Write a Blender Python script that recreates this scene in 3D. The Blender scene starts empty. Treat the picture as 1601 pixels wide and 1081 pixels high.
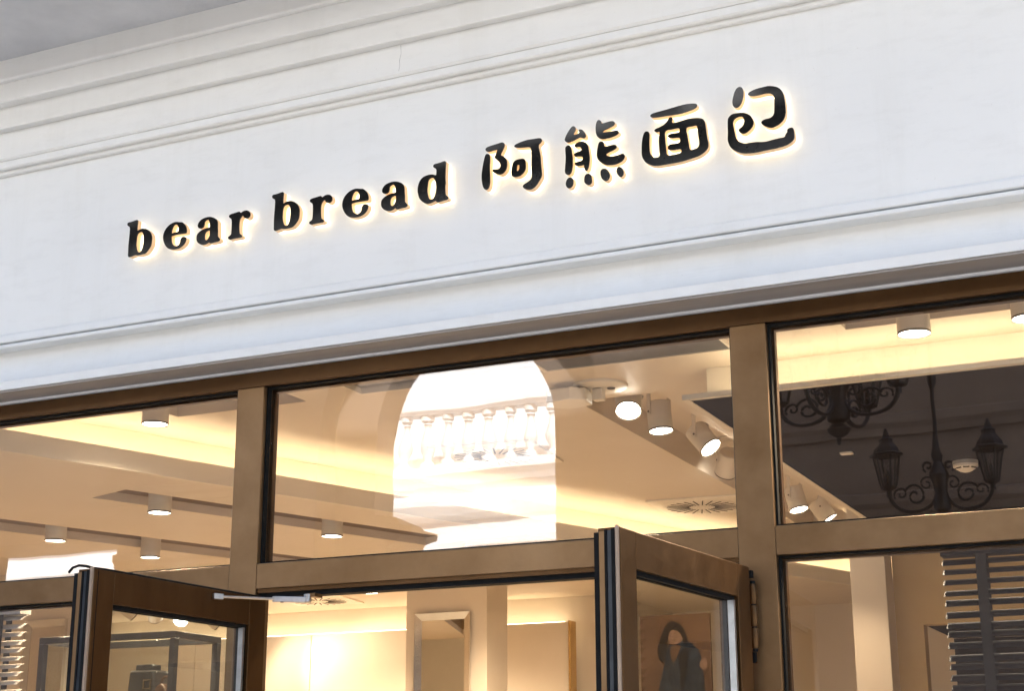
import bpy, bmesh, math, random
from mathutils import Vector, Matrix
random.seed(7)
rad = math.radians
S = bpy.context.scene
COL = S.collection

# ------------------------------------------------------------------ camera
cam_d = bpy.data.cameras.new('camera')
cam = bpy.data.objects.new('camera', cam_d)
COL.objects.link(cam)
cam.location = (0.0, -5.3, 1.6)
cam_d.sensor_width = 36.0
cam_d.lens = 55.14
cam_d.clip_start = 0.05
cam_d.clip_end = 2000.0
YAW, PITCH, ROLL = 0.437293, 0.277635, 0.002284
cam.matrix_world = (Matrix.Translation(cam.location) @ Matrix.Rotation(YAW, 4, 'Z')
                    @ Matrix.Rotation(math.pi / 2 + PITCH, 4, 'X') @ Matrix.Rotation(-ROLL, 4, 'Z'))
S.camera = cam

# ------------------------------------------------------------------ sky, sun, exposure
SUN = Vector((0.42, 0.90, 1.12)).normalized()
world = bpy.data.worlds.new('World')
S.world = world
world.use_nodes = True
wn = world.node_tree.nodes
wl = world.node_tree.links
wn.clear()
sky = wn.new('ShaderNodeTexSky')
sky.sky_type = 'NISHITA'
sky.sun_disc = False
sky.sun_elevation = math.asin(SUN.z)
sky.sun_rotation = math.atan2(SUN.x, SUN.y)
sky.dust_density = 2.5
sky.air_density = 1.0
bg = wn.new('ShaderNodeBackground')
bg.inputs['Strength'].default_value = 0.15
wo = wn.new('ShaderNodeOutputWorld')
wl.new(sky.outputs['Color'], bg.inputs['Color'])
wl.new(bg.outputs['Background'], wo.inputs['Surface'])

sun_d = bpy.data.lights.new('sun', 'SUN')
sun_d.energy = 5.0
sun_d.angle = rad(0.53)
sun_d.color = (1.0, 0.965, 0.91)
sun = bpy.data.objects.new('sun', sun_d)
COL.objects.link(sun)
sun.location = (10, 20, 30)
sun.rotation_euler = SUN.to_track_quat('Z', 'Y').to_euler()

S.view_settings.view_transform = 'Standard'
S.view_settings.look = 'None'
S.view_settings.exposure = 1.70
S.view_settings.gamma = 1.0
S.view_settings.use_curve_mapping = False
S.render.engine = 'CYCLES'
S.cycles.use_denoising = True
S.cycles.max_bounces = 9
S.cycles.diffuse_bounces = 3
S.cycles.glossy_bounces = 4
S.cycles.transparent_max_bounces = 16
S.cycles.sample_clamp_indirect = 6.0
S.cycles.caustics_reflective = False
S.cycles.caustics_refractive = False

# ------------------------------------------------------------------ materials
MATS = {}


def new_mat(name):
    m = bpy.data.materials.new(name)
    m.use_nodes = True
    nt = m.node_tree
    b = nt.nodes['Principled BSDF']
    MATS[name] = m
    return m, nt, b


def noise(nt, scale, detail=4.0, rough=0.55, stretch=None, dist=0.0):
    tc = nt.nodes.new('ShaderNodeTexCoord')
    src = tc.outputs['Object']
    if stretch:
        mp = nt.nodes.new('ShaderNodeMapping')
        mp.inputs['Scale'].default_value = stretch
        nt.links.new(src, mp.inputs['Vector'])
        src = mp.outputs['Vector']
    n = nt.nodes.new('ShaderNodeTexNoise')
    n.inputs['Scale'].default_value = scale
    n.inputs['Detail'].default_value = detail
    n.inputs['Roughness'].default_value = rough
    n.inputs['Distortion'].default_value = dist
    nt.links.new(src, n.inputs['Vector'])
    return n.outputs['Fac']


def ramp(nt, fac, stops):
    r = nt.nodes.new('ShaderNodeValToRGB')
    els = r.color_ramp.elements
    while len(els) < len(stops):
        els.new(0.5)
    for e, (p, c) in zip(els, stops):
        e.position = p
        e.color = (*c, 1)
    nt.links.new(fac, r.inputs['Fac'])
    return r.outputs['Color']


def bump(nt, b, fac, strength, dist):
    bp = nt.nodes.new('ShaderNodeBump')
    bp.inputs['Strength'].default_value = strength
    bp.inputs['Distance'].default_value = dist
    nt.links.new(fac, bp.inputs['Height'])
    nt.links.new(bp.outputs['Normal'], b.inputs['Normal'])


def paint(name, c1, c2, rough=0.6, scale=3.0, bscale=120.0, bstr=0.15, bdist=0.002, metallic=0.0, stretch=None, spread=(0.35, 0.7), spec=0.4):
    m, nt, b = new_mat(name)
    nt.links.new(ramp(nt, noise(nt, scale, 6.0, 0.6, stretch), [(spread[0], c1), (spread[1], c2)]), b.inputs['Base Color'])
    b.inputs['Roughness'].default_value = rough
    b.inputs['Metallic'].default_value = metallic
    b.inputs['Specular IOR Level'].default_value = spec
    if bstr:
        bump(nt, b, noise(nt, bscale, 3.0), bstr, bdist)
    return m


def emit(name, col, strength, base=(0.8, 0.8, 0.8)):
    m, nt, b = new_mat(name)
    b.inputs['Base Color'].default_value = (*base, 1)
    b.inputs['Emission Color'].default_value = (*col, 1)
    b.inputs['Emission Strength'].default_value = strength
    return m


def glass(name, tint, ior, rough=0.0):
    m = bpy.data.materials.new(name)
    m.use_nodes = True
    nt = m.node_tree
    nt.nodes.clear()
    out = nt.nodes.new('ShaderNodeOutputMaterial')
    mix = nt.nodes.new('ShaderNodeMixShader')
    tr = nt.nodes.new('ShaderNodeBsdfTransparent')
    tr.inputs['Color'].default_value = (*tint, 1)
    gl = nt.nodes.new('ShaderNodeBsdfGlossy')
    gl.inputs['Roughness'].default_value = rough
    fr = nt.nodes.new('ShaderNodeFresnel')
    fr.inputs['IOR'].default_value = ior
    geo = nt.nodes.new('ShaderNodeNewGeometry')
    bp = nt.nodes.new('ShaderNodeBump')        # rolled glass is never quite flat
    bp.inputs['Strength'].default_value = 1.0
    bp.inputs['Distance'].default_value = 0.0005
    nt.links.new(noise(nt, 2.6, 2.0, 0.4), bp.inputs['Height'])
    nt.links.new(bp.outputs['Normal'], gl.inputs['Normal'])
    # the pane is thin: both of its faces reflect like the outer one
    mx = nt.nodes.new('ShaderNodeMix')
    mx.data_type = 'FLOAT'
    mx.inputs[2].default_value = ior
    mx.inputs[3].default_value = 1.0 / ior
    nt.links.new(geo.outputs['Backfacing'], mx.inputs[0])
    nt.links.new(mx.outputs[0], fr.inputs['IOR'])
    inv = fr.outputs['Fac']
    nt.links.new(inv, mix.inputs['Fac'])
    nt.links.new(tr.outputs['BSDF'], mix.inputs[1])
    nt.links.new(gl.outputs['BSDF'], mix.inputs[2])
    nt.links.new(mix.outputs['Shader'], out.inputs['Surface'])
    MATS[name] = m
    return m


# white painted render of the fascia: faint weather stains, trowel relief
def fascia_mat():
    m, nt, b = new_mat('fascia_white')
    a = ramp(nt, noise(nt, 1.3, 7.0, 0.62, (1, 1, 1.6)), [(0.3, (0.80, 0.79, 0.745)), (0.72, (0.845, 0.835, 0.787))])
    d = ramp(nt, noise(nt, 16.0, 6.0, 0.7, (0.35, 1, 1.2)), [(0.25, (0.95, 0.948, 0.943)), (0.5, (1, 1, 1))])
    sp = ramp(nt, noise(nt, 85.0, 3.0, 0.6), [(0.2, (0.72, 0.7, 0.67)), (0.31, (1, 1, 1))])
    mu = nt.nodes.new('ShaderNodeMix'); mu.data_type = 'RGBA'; mu.blend_type = 'MULTIPLY'; mu.inputs[0].default_value = 1.0
    mu2 = nt.nodes.new('ShaderNodeMix'); mu2.data_type = 'RGBA'; mu2.blend_type = 'MULTIPLY'; mu2.inputs[0].default_value = 0.5
    nt.links.new(a, mu.inputs[6]); nt.links.new(d, mu.inputs[7])
    nt.links.new(mu.outputs[2], mu2.inputs[6]); nt.links.new(sp, mu2.inputs[7])
    st = ramp(nt, noise(nt, 3.2, 6.0, 0.7, (1.6, 1, 0.16)), [(0.34, (0.935, 0.93, 0.915)), (0.5, (1, 1, 1))])
    mu3 = nt.nodes.new('ShaderNodeMix'); mu3.data_type = 'RGBA'; mu3.blend_type = 'MULTIPLY'; mu3.inputs[0].default_value = 0.45
    nt.links.new(mu2.outputs[2], mu3.inputs[6]); nt.links.new(st, mu3.inputs[7])
    nt.links.new(mu3.outputs[2], b.inputs['Base Color'])
    b.inputs['Roughness'].default_value = 0.5
    b.inputs['Specular IOR Level'].default_value = 0.35
    n1 = noise(nt, 9.0, 5.0, 0.6, (0.5, 1, 1))
    n2 = noise(nt, 260.0, 2.0)
    ad = nt.nodes.new('ShaderNodeMath'); ad.operation = 'MULTIPLY_ADD'; ad.inputs[1].default_value = 0.12
    nt.links.new(n2, ad.inputs[0]); nt.links.new(n1, ad.inputs[2])
    bump(nt, b, ad.outputs[0], 0.10, 0.004)


fascia_mat()
paint('ceiling_grey', (0.56, 0.56, 0.56), (0.67, 0.668, 0.66), 0.85, 3.0, 60, 0.5, 0.004)
paint('soffit_taupe', (0.30, 0.275, 0.25), (0.36, 0.33, 0.30), 0.7, 4.0, 40, 0.1, 0.002, stretch=(0.4, 4, 4))
paint('crack_grey', (0.42, 0.41, 0.39), (0.5, 0.49, 0.47), 0.9, 30, 40, 0.0)
paint('trim_white', (0.72, 0.72, 0.71), (0.78, 0.78, 0.77), 0.4, 6.0, 100, 0.05)


def bronze(name, c1, c2, rough):
    m, nt, b = new_mat(name)
    f = noise(nt, 5.0, 6.0, 0.65, (0.35, 1, 0.35))
    nt.links.new(ramp(nt, f, [(0.3, c1), (0.7, c2)]), b.inputs['Base Color'])
    b.inputs['Metallic'].default_value = 0.75
    g = noise(nt, 14.0, 5.0, 0.6)
    r = nt.nodes.new('ShaderNodeMapRange')
    r.inputs['To Min'].default_value = rough - 0.12
    r.inputs['To Max'].default_value = rough + 0.14
    nt.links.new(g, r.inputs['Value'])
    nt.links.new(r.outputs['Result'], b.inputs['Roughness'])
    bump(nt, b, noise(nt, 300.0, 2.0, 0.5, (0.06, 1, 0.06)), 0.06, 0.001)


bronze('bronze', (0.165, 0.092, 0.038), (0.285, 0.178, 0.090), 0.37)
bronze('bronze_dark', (0.078, 0.037, 0.011), (0.125, 0.065, 0.025), 0.38)
paint('rubber', (0.007, 0.007, 0.007), (0.012, 0.012, 0.012), 0.7, 20, 200, 0.1, spec=0.12)
paint('edge_pale', (0.36, 0.27, 0.20), (0.42, 0.33, 0.25), 0.4, 8, 200, 0.05, metallic=0.3)
paint('edge_blue', (0.02, 0.026, 0.034), (0.04, 0.05, 0.06), 0.3, 8, 200, 0.05, metallic=0.3)
paint('steel', (0.45, 0.46, 0.48), (0.55, 0.56, 0.58), 0.32, 30, 200, 0.05, metallic=0.9)
paint('chrome', (0.75, 0.72, 0.68), (0.82, 0.8, 0.76), 0.12, 10, 200, 0.0, metallic=1.0)
paint('brass', (0.62, 0.44, 0.2), (0.72, 0.52, 0.26), 0.25, 10, 200, 0.0, metallic=1.0)
paint('mirror', (0.86, 0.84, 0.80), (0.88, 0.86, 0.82), 0.02, 2, 100, 0.0, metallic=1.0)
glass('window_glass', (0.985, 0.985, 0.975), 2.3)
glass('door_glass', (0.93, 0.95, 0.94), 1.52)
glass('case_glass', (0.96, 0.98, 0.97), 1.45)
glass('lantern_glass', (0.8, 0.82, 0.84), 1.45)

# sign letters
m, nt, b = new_mat('letter_face')
nt.links.new(ramp(nt, noise(nt, 7.0, 4.0), [(0.3, (0.007, 0.0066, 0.006)), (0.7, (0.012, 0.0113, 0.010))]), b.inputs['Base Color'])
b.inputs['Roughness'].default_value = 0.05
b.inputs['Specular IOR Level'].default_value = 0.34
emit('letter_return', (1.0, 0.62, 0.30), 0.07, (0.75, 0.5, 0.28))
emit('letter_glow', (1.0, 0.86, 0.60), 0.55, (0.9, 0.88, 0.8))

# inside the shop
paint('shop_ceiling', (0.74, 0.64, 0.52), (0.79, 0.69, 0.57), 0.55, 2.0, 90, 0.06)
paint('shop_wall', (0.74, 0.64, 0.51), (0.79, 0.69, 0.56), 0.6, 2.0, 90, 0.06)
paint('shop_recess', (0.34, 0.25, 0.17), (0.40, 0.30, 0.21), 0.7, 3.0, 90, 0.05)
paint('shop_lip', (0.80, 0.72, 0.60), (0.84, 0.76, 0.64), 0.5, 3.0, 90, 0.05)
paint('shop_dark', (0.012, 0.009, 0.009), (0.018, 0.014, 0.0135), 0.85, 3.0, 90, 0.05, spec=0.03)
paint('shop_ochre', (0.62, 0.44, 0.21), (0.68, 0.49, 0.25), 0.6, 3.0, 90, 0.05)
paint('shop_floor', (0.42, 0.34, 0.25), (0.55, 0.46, 0.35), 0.3, 1.5, 60, 0.03, stretch=(1, 6, 1))
paint('fixture_white', (0.82, 0.74, 0.62), (0.86, 0.78, 0.66), 0.4, 5.0, 100, 0.03)
paint('fixture_rim', (0.16, 0.14, 0.12), (0.22, 0.19, 0.16), 0.35, 5.0, 100, 0.0, metallic=0.5)
paint('grille_grey', (0.30, 0.28, 0.26), (0.36, 0.34, 0.31), 0.5, 5.0, 100, 0.0)
paint('slot_dark', (0.05, 0.042, 0.032), (0.08, 0.066, 0.05), 0.8, 5.0, 100, 0.0)
paint('black_frame', (0.02, 0.02, 0.022), (0.035, 0.034, 0.034), 0.3, 6.0, 100, 0.03)
paint('leather_black', (0.012, 0.011, 0.011), (0.03, 0.027, 0.025), 0.42, 12.0, 160, 0.35, 0.003)
paint('leather_brown', (0.05, 0.022, 0.01), (0.09, 0.04, 0.018), 0.4, 12.0, 160, 0.35, 0.003)
paint('slat_dark', (0.010, 0.013, 0.018), (0.017, 0.021, 0.027), 0.45, 8.0, 100, 0.0, spec=0.12)
paint('slat_pale', (0.62, 0.58, 0.52), (0.70, 0.66, 0.60), 0.45, 8.0, 100, 0.0)
paint('tape_dark', (0.008, 0.01, 0.013), (0.013, 0.015, 0.019), 0.8, 8.0, 100, 0.1)
paint('print_brown', (0.055, 0.028, 0.015), (0.10, 0.055, 0.032), 0.5, 3.0, 100, 0.0, spec=0.06)
paint('print_navy', (0.006, 0.009, 0.014), (0.022, 0.03, 0.042), 0.5, 16.0, 100, 0.0, spec=0.06)
paint('print_hair', (0.004, 0.0035, 0.0035), (0.012, 0.010, 0.009), 0.5, 9.0, 100, 0.0, spec=0.06)
paint('print_skin', (0.10, 0.055, 0.034), (0.20, 0.12, 0.08), 0.35, 30.0, 100, 0.0, spec=0.06)
emit('lens', (1.0, 0.93, 0.80), 14.0)
emit('led', (1.0, 0.80, 0.52), 9.0)
emit('led_dim', (1.0, 0.80, 0.52), 4.0)

# outdoors
paint('stone_brown', (0.165, 0.125, 0.10), (0.215, 0.165, 0.135), 0.8, 2.0, 40, 0.3, 0.004)  # arcade wall stone, its own dark brown, slightly uneven in tone
paint('stone_white', (0.80, 0.81, 0.825), (0.86, 0.87, 0.885), 0.75, 2.0, 40, 0.2, 0.004)
paint('iron', (0.010, 0.010, 0.011), (0.02, 0.019, 0.018), 0.45, 20, 120, 0.2)
paint('upper_render', (0.62, 0.60, 0.56), (0.70, 0.68, 0.64), 0.8, 1.5, 40, 0.2, 0.004)
m, nt, b = new_mat('paving')
tc = nt.nodes.new('ShaderNodeTexCoord')
br = nt.nodes.new('ShaderNodeTexBrick')
br.inputs['Scale'].default_value = 1.0
br.inputs['Brick Width'].default_value = 0.8
br.inputs['Row Height'].default_value = 0.4
br.inputs['Mortar Size'].default_value = 0.008
br.inputs['Color1'].default_value = (0.60, 0.58, 0.55, 1)
br.inputs['Color2'].default_value = (0.66, 0.64, 0.60, 1)
br.inputs['Mortar'].default_value = (0.2, 0.19, 0.18, 1)
nt.links.new(tc.outputs['Object'], br.inputs['Vector'])
nt.links.new(br.outputs['Color'], b.inputs['Base Color'])
b.inputs['Roughness'].default_value = 0.7

# ------------------------------------------------------------------ mesh helpers


class MB:
    """collects simple solids, then links them as one mesh object"""

    def __init__(self):
        self.v = []
        self.f = []

    def add(self, vs, fs):
        o = len(self.v)
        self.v += [tuple(p) for p in vs]
        self.f += [tuple(i + o for i in f) for f in fs]
        return self

    def box(self, x0, x1, y0, y1, z0, z1):
        return self.add([(x0, y0, z0), (x1, y0, z0), (x1, y1, z0), (x0, y1, z0), (x0, y0, z1), (x1, y0, z1), (x1, y1, z1), (x0, y1, z1)],
                        [(0, 3, 2, 1), (4, 5, 6, 7), (0, 1, 5, 4), (1, 2, 6, 5), (2, 3, 7, 6), (3, 0, 4, 7)])

    def prism_x(self, prof, x0, x1):
        """prof: closed (y, z) loop swept along x"""
        n = len(prof)
        vs = [(x0, y, z) for y, z in prof] + [(x1, y, z) for y, z in prof]
        fs = [(i, (i + 1) % n, (i + 1) % n + n, i + n) for i in range(n)]
        fs += [tuple(range(n - 1, -1, -1)), tuple(range(n, 2 * n))]
        return self.add(vs, fs)

    def prism_y(self, prof, y0, y1):
        """prof: closed (x, z) loop swept along y"""
        n = len(prof)
        vs = [(x, y0, z) for x, z in prof] + [(x, y1, z) for x, z in prof]
        fs = [(i, (i + 1) % n, (i + 1) % n + n, i + n) for i in range(n)]
        fs += [tuple(range(n - 1, -1, -1)), tuple(range(n, 2 * n))]
        return self.add(vs, fs)

    def prism_z(self, prof, z0, z1):
        n = len(prof)
        vs = [(x, y, z0) for x, y in prof] + [(x, y, z1) for x, y in prof]
        fs = [(i, (i + 1) % n, (i + 1) % n + n, i + n) for i in range(n)]
        fs += [tuple(range(n - 1, -1, -1)), tuple(range(n, 2 * n))]
        return self.add(vs, fs)

    def lathe(self, prof, c=(0, 0, 0), n=20, axis=Vector((0, 0, 1))):
        """prof: (radius, height) along axis; closed at ends with r=0 points if wanted"""
        q = Vector((0, 0, 1)).rotation_difference(Vector(axis).normalized())
        vs, fs = [], []
        for r, h in prof:
            for k in range(n):
                a = 2 * math.pi * k / n
                p = q @ Vector((r * math.cos(a), r * math.sin(a), h)) + Vector(c)
                vs.append(tuple(p))
        for i in range(len(prof) - 1):
            for k in range(n):
                fs.append((i * n + k, i * n + (k + 1) % n, (i + 1) * n + (k + 1) % n, (i + 1) * n + k))
        return self.add(vs, fs)

    def tube(self, path, r, n=8, taper=None):
        path = [Vector(p) for p in path]
        vs, fs = [], []
        for i, p in enumerate(path):
            t = (path[min(i + 1, len(path) - 1)] - path[max(i - 1, 0)]).normalized()
            s = t.cross(Vector((0, 0, 1)))
            if s.length < 1e-4:
                s = t.cross(Vector((0, 1, 0)))
            s.normalize()
            u = s.cross(t)
            rr = r if taper is None else r * taper[min(i, len(taper) - 1)]
            for k in range(n):
                a = 2 * math.pi * k / n
                vs.append(tuple(p + s * rr * math.cos(a) + u * rr * math.sin(a)))
        for i in range(len(path) - 1):
            for k in range(n):
                fs.append((i * n + k, i * n + (k + 1) % n, (i + 1) * n + (k + 1) % n, (i + 1) * n + k))
        fs.append(tuple(range(n - 1, -1, -1)))
        fs.append(tuple(range((len(path) - 1) * n, len(path) * n)))
        return self.add(vs, fs)

    def xf(self, mat):
        self.v = [tuple(mat @ Vector(p)) for p in self.v]
        return self

    def mesh(self, name, mat, smooth=False):
        me = bpy.data.meshes.new(name)
        me.from_pydata(self.v, [], self.f)
        me.update()
        bm = bmesh.new()
        bm.from_mesh(me)
        bmesh.ops.recalc_face_normals(bm, faces=bm.faces)
        bm.to_mesh(me)
        bm.free()
        if smooth:
            for p in me.polygons:
                p.use_smooth = True
            try:
                me.set_sharp_from_angle(angle=rad(38))
            except Exception:
                pass
        me.materials.append(MATS[mat])
        return me

    def build(self, name, mat, parent=None, smooth=False, bevel=0.0):
        return put(name, self.mesh(name, mat, smooth), parent, bevel)


def put(name, me, parent=None, bevel=0.0):
    o = bpy.data.objects.new(name, me)
    COL.objects.link(o)
    if parent is not None:
        o.parent = parent
        # parts are modelled in world coordinates unless the parent sits elsewhere
        o.matrix_parent_inverse = Matrix.Identity(4)
    if bevel:
        md = o.modifiers.new('bevel', 'BEVEL')
        md.width = bevel
        md.segments = 2
        md.limit_method = 'ANGLE'
        md.angle_limit = rad(40)
    return o


def tag(o, label=None, cat=None, group=None, kind=None):
    if label:
        o['label'] = label
    if cat:
        o['category'] = cat
    if group:
        o['group'] = group
    if kind:
        o['kind'] = kind
    return o


def thing(name, label, cat, loc=(0, 0, 0), group=None, rz=0.0):
    o = bpy.data.objects.new(name, None)
    COL.objects.link(o)
    o.empty_display_size = 0.1
    o.location = loc
    o.rotation_euler = (0, 0, rz)
    return tag(o, label, cat, group)


def B(x0, x1, y0, y1, z0, z1):
    return MB().box(x0, x1, y0, y1, z0, z1)


def copy_tree(o, parent=None):
    c = o.copy()
    COL.objects.link(c)
    c.parent = parent
    for ch in o.children:
        copy_tree(ch, c)
    return c


# ================================================================== THE SETTING
tag(B(-150, 150, -150, 150, -0.3, 0.0).build('ground', 'paving'), kind='structure')

# ceiling strip of the walkway in front of the shop, at the top of the cornice
ZC = 4.89
tag(B(-14, 7, -0.76, -0.262, ZC, ZC + 0.06).build('walkway_ceiling', 'ceiling_grey'), kind='structure')

# ------------------------------------------------------------------ shop building: upper storeys, side piers, fascia with its mouldings
bld = thing('shop_building', 'white shop building front with moulded fascia band above the bronze shopfront', 'building')
B(-14, 7, -0.76, 7.2, ZC + 0.06, 14.5).build('upper_storeys', 'upper_render', bld)
B(-14, -7.0, -0.06, 0.45, 0.0, 3.6).build('pier', 'upper_render', bld)
B(1.9, 7, -0.06, 0.45, 0.0, 3.6).build('pier', 'upper_render', bld)
XA, XB = -14.0, 7.0
# flat sign panel
B(XA, XB, -0.085, 0.2, 3.60, 4.3845).build('fascia_panel', 'fascia_white', bld)
# lower moulding: bead, quirk, strip, cove sweeping out to a square fillet
cv = []
for k in range(15):
    t = k / 14.0
    a = t * math.pi / 2
    cv.append((-0.058 - 0.090 * (1 - math.cos(a)) ** 1.0, 3.520 - (3.520 - 3.357) * math.sin(a)))
prof = [(0.2, 3.60), (-0.098, 3.60), (-0.1045, 3.594), (-0.110, 3.586), (-0.112, 3.560), (-0.107, 3.5545), (-0.068, 3.5545), (-0.068, 3.5455),
        (-0.116, 3.5445), (-0.121, 3.540), (-0.121, 3.529), (-0.117, 3.5255), (-0.058, 3.5240)] + cv + [(-0.156, 3.3555), (-0.156, 3.318), (0.2, 3.318)]
MB().prism_x(prof, XA, XB).build('architrave_moulding', 'fascia_white', bld)
# upper mouldings: stepped fasciae, each one standing further out
steps = [('bead_moulding', [(0.2, 4.3845), (-0.101, 4.3845), (-0.108, 4.390), (-0.108, 4.3995), (0.2, 4.3995)]),
         ('bead_moulding', [(0.2, 4.3995), (-0.106, 4.3995), (-0.106, 4.4045), (-0.128, 4.405), (-0.134, 4.411), (-0.134, 4.4375), (-0.132, 4.442), (0.2, 4.442)]),
         ('cornice_step', [(0.2, 4.442), (-0.138, 4.442), (-0.146, 4.452), (-0.146, 4.583), (0.2, 4.583)]),
         ('cornice_step', [(0.2, 4.583), (-0.178, 4.583), (-0.182, 4.587), (-0.182, 4.691), (0.2, 4.691)]),
         ('cornice_step', [(0.2, 4.691), (-0.228, 4.691), (-0.233, 4.696), (-0.233, 4.786), (0.2, 4.786)]),
         ('cornice_step', [(0.2, 4.786), (-0.255, 4.786), (-0.262, 4.793), (-0.262, 4.95), (0.2, 4.95)])]
for nm, pr in steps:
    MB().prism_x(pr, XA, XB).build(nm, 'fascia_white', bld)
# soffit board under the fascia and the thin white bead where it meets the metal frame
B(XA, XB, -0.150, -0.012, 3.3085, 3.3165).build('soffit_board', 'soffit_taupe', bld)
B(XA, XB, -0.012, 0.1, 3.298, 3.3165).build('soffit_bead', 'trim_white', bld)
# hairline shrinkage crack in the render above the panel
def crack(pts, w):
    m = MB()
    vs, fs = [], []
    for i, (x, z) in enumerate(pts):
        k = w * (0.5 + random.random() * 0.7)
        vs += [(x - k, -0.1465, z), (x + k, -0.1465, z)]
        if i:
            fs.append((2 * i - 2, 2 * i - 1, 2 * i + 1, 2 * i))
    return m.add(vs, fs)


crack([(-2.922, 4.462), (-2.917, 4.485), (-2.919, 4.51), (-2.912, 4.54), (-2.914, 4.578)], 0.0013).build('hairline_crack', 'crack_grey', bld)

# ------------------------------------------------------------------ shopfront: bronze framing and fixed panes
fr = thing('shopfront_frame', 'brown bronze metal shopfront frame of posts and crossbars under the white fascia', 'window frame')
Z_T, Z_G, Z_TT, Z_TB = 3.297, 3.231, 2.490, 2.388
XM = [(-6.90, -6.77), (-3.751, -3.619), (-1.604, -1.470), (1.55, 1.68)]
B(-6.90, 1.68, 0.0, 0.10, Z_G, Z_T).build('head_rail', 'bronze_dark', fr, bevel=0.0025)
for x0, x1 in XM:
    B(x0, x1, 0.0005, 0.0995, 0.0, Z_G - 0.0005).build('mullion', 'bronze', fr, bevel=0.003)
bays = [(-6.77, -3.751), (-3.619, -1.604), (-1.470, 1.55)]
for x0, x1 in bays:
    B(x0 + 0.0006, x1 - 0.0006, 0.002, 0.098, Z_TB, Z_TT).build('transom', 'bronze', fr, bevel=0.0025)
# door head: stop bar under the middle transom
B(-3.617, -1.606, 0.012, 0.09, 2.372, 2.3875).build('door_stop', 'bronze_dark', fr)
B(-3.617, -1.606, 0.022, 0.08, 2.353, 2.3715).build('door_seal', 'rubber', fr)


def gasket(x0, x1, z0, z1, y, w, name, parent, mat='rubber', d=0.012):
    m = MB()
    m.box(x0, x1, y - d, y + d, z1 - w, z1)
    m.box(x0, x1, y - d, y + d, z0, z0 + w)
    m.box(x0, x0 + w, y - d, y + d, z0 + w, z1 - w)
    m.box(x1 - w, x1, y - d, y + d, z0 + w, z1 - w)
    return m.build(name, mat, parent)


YG = 0.058
for i, (x0, x1) in enumerate(bays):
    g = 0.0012
    # transom light
    p = B(x0 + g + 0.004, x1 - g - 0.004, YG - 0.004, YG + 0.004, Z_TT + 0.004, Z_G - 0.004).build('window_pane', 'window_glass', fr)
    gasket(x0 + g, x1 - g, Z_TT + g, Z_G - g, YG - 0.022, 0.007, 'gasket', p)
    gasket(x0 + g, x1 - g, Z_TT + g, Z_G - g, YG + 0.02, 0.014, 'glazing_bead', p, 'bronze_dark', 0.014)
    if i != 1:
        p = B(x0 + g + 0.004, x1 - g - 0.004, YG - 0.004, YG + 0.004, 0.154, Z_TB - 0.004).build('window_pane', 'window_glass', fr)
        gasket(x0 + g, x1 - g, 0.151, Z_TB - g, YG - 0.022, 0.007, 'gasket', p)
        gasket(x0 + g, x1 - g, 0.151, Z_TB - g, YG + 0.02, 0.014, 'glazing_bead', p, 'bronze_dark', 0.014)
        B(x0 + g, x1 - g, 0.002, 0.098, 0.002, 0.15).build('bottom_rail', 'bronze', fr)

# ------------------------------------------------------------------ double doors, both swung open
LD, TD = 1.0, 0.072          # leaf width, thickness
ZD0, ZD1 = 0.02, 2.345


def door_leaf(label, pivot, rz, flip):
    """leaf along local -y from the hinge; visible face at local x = 0, leaf body towards -x"""
    d = thing('glass_door', label, 'door', (pivot[0], pivot[1], 0.0), 'open shop doors', rz)
    st = 0.105
    for (a, b_, nm) in ((-st, 0.0, 'hinge_stile'), (-LD, -LD + st, 'lock_stile')):
        B(-TD, 0.0, a, b_, ZD0, ZD1).build(nm, 'bronze_dark', d, bevel=0.002)
    B(-TD + 0.0006, -0.0006, -LD + st + 0.0005, -st - 0.0005, ZD1 - 0.112, ZD1 - 0.0005).build('top_rail', 'bronze_dark', d, bevel=0.002)
    B(-TD + 0.0006, -0.0006, -LD + st + 0.0005, -st - 0.0005, ZD0, ZD0 + 0.2).build('bottom_rail', 'bronze_dark', d, bevel=0.002)
    y0, y1, z0, z1 = -LD + st, -st, ZD0 + 0.2, ZD1 - 0.112
    g = B(-0.042, -0.030, y0 + 0.003, y1 - 0.003, z0 + 0.003, z1 - 0.003).build('door_pane', 'door_glass', d)
    for xx in (-0.022, -0.050):
        m = MB()
        m.box(xx - 0.007, xx + 0.007, y0, y1, z1 - 0.014, z1)
        m.box(xx - 0.007, xx + 0.007, y0, y1, z0, z0 + 0.010)
        m.box(xx - 0.007, xx + 0.007, y0, y0 + 0.008, z0 + 0.01, z1 - 0.014)
        m.box(xx - 0.007, xx + 0.007, y1 - 0.008, y1, z0 + 0.01, z1 - 0.014)
        m.build('gasket', 'rubber', g)
    # aluminium spacer of the double glazing along the hinge side
    B(-0.0285, -0.006, y1 - 0.030, y1 - 0.018, z0 + 0.01, z1 - 0.014).build('glazing_spacer', 'steel', g)
    # layered free edge: rubber, bronze strip, dark strip
    ye = -LD
    B(-0.012, -0.003, ye - 0.010, ye - 0.0005, ZD0, ZD1 + 0.004).build('edge_strip', 'edge_pale', d)
    B(-0.024, -0.0125, ye - 0.012, ye - 0.0005, ZD0, ZD1 - 0.006).build('edge_strip', 'rubber', d)
    B(-0.038, -0.0245, ye - 0.010, ye - 0.0005, ZD0, ZD1 - 0.010).build('edge_strip', 'edge_blue', d)
    B(-0.046, -0.0385, ye - 0.013, ye - 0.0005, ZD0, ZD1 - 0.008).build('edge_strip', 'rubber', d)
    B(-0.064, -0.0465, ye - 0.011, ye - 0.0005, ZD0, ZD1 - 0.012).build('edge_strip', 'bronze', d)
    B(-0.080, -0.0645, ye - 0.012, ye + 0.02, ZD0, ZD1 - 0.014).build('edge_seal', 'rubber', d)
    return d


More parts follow.
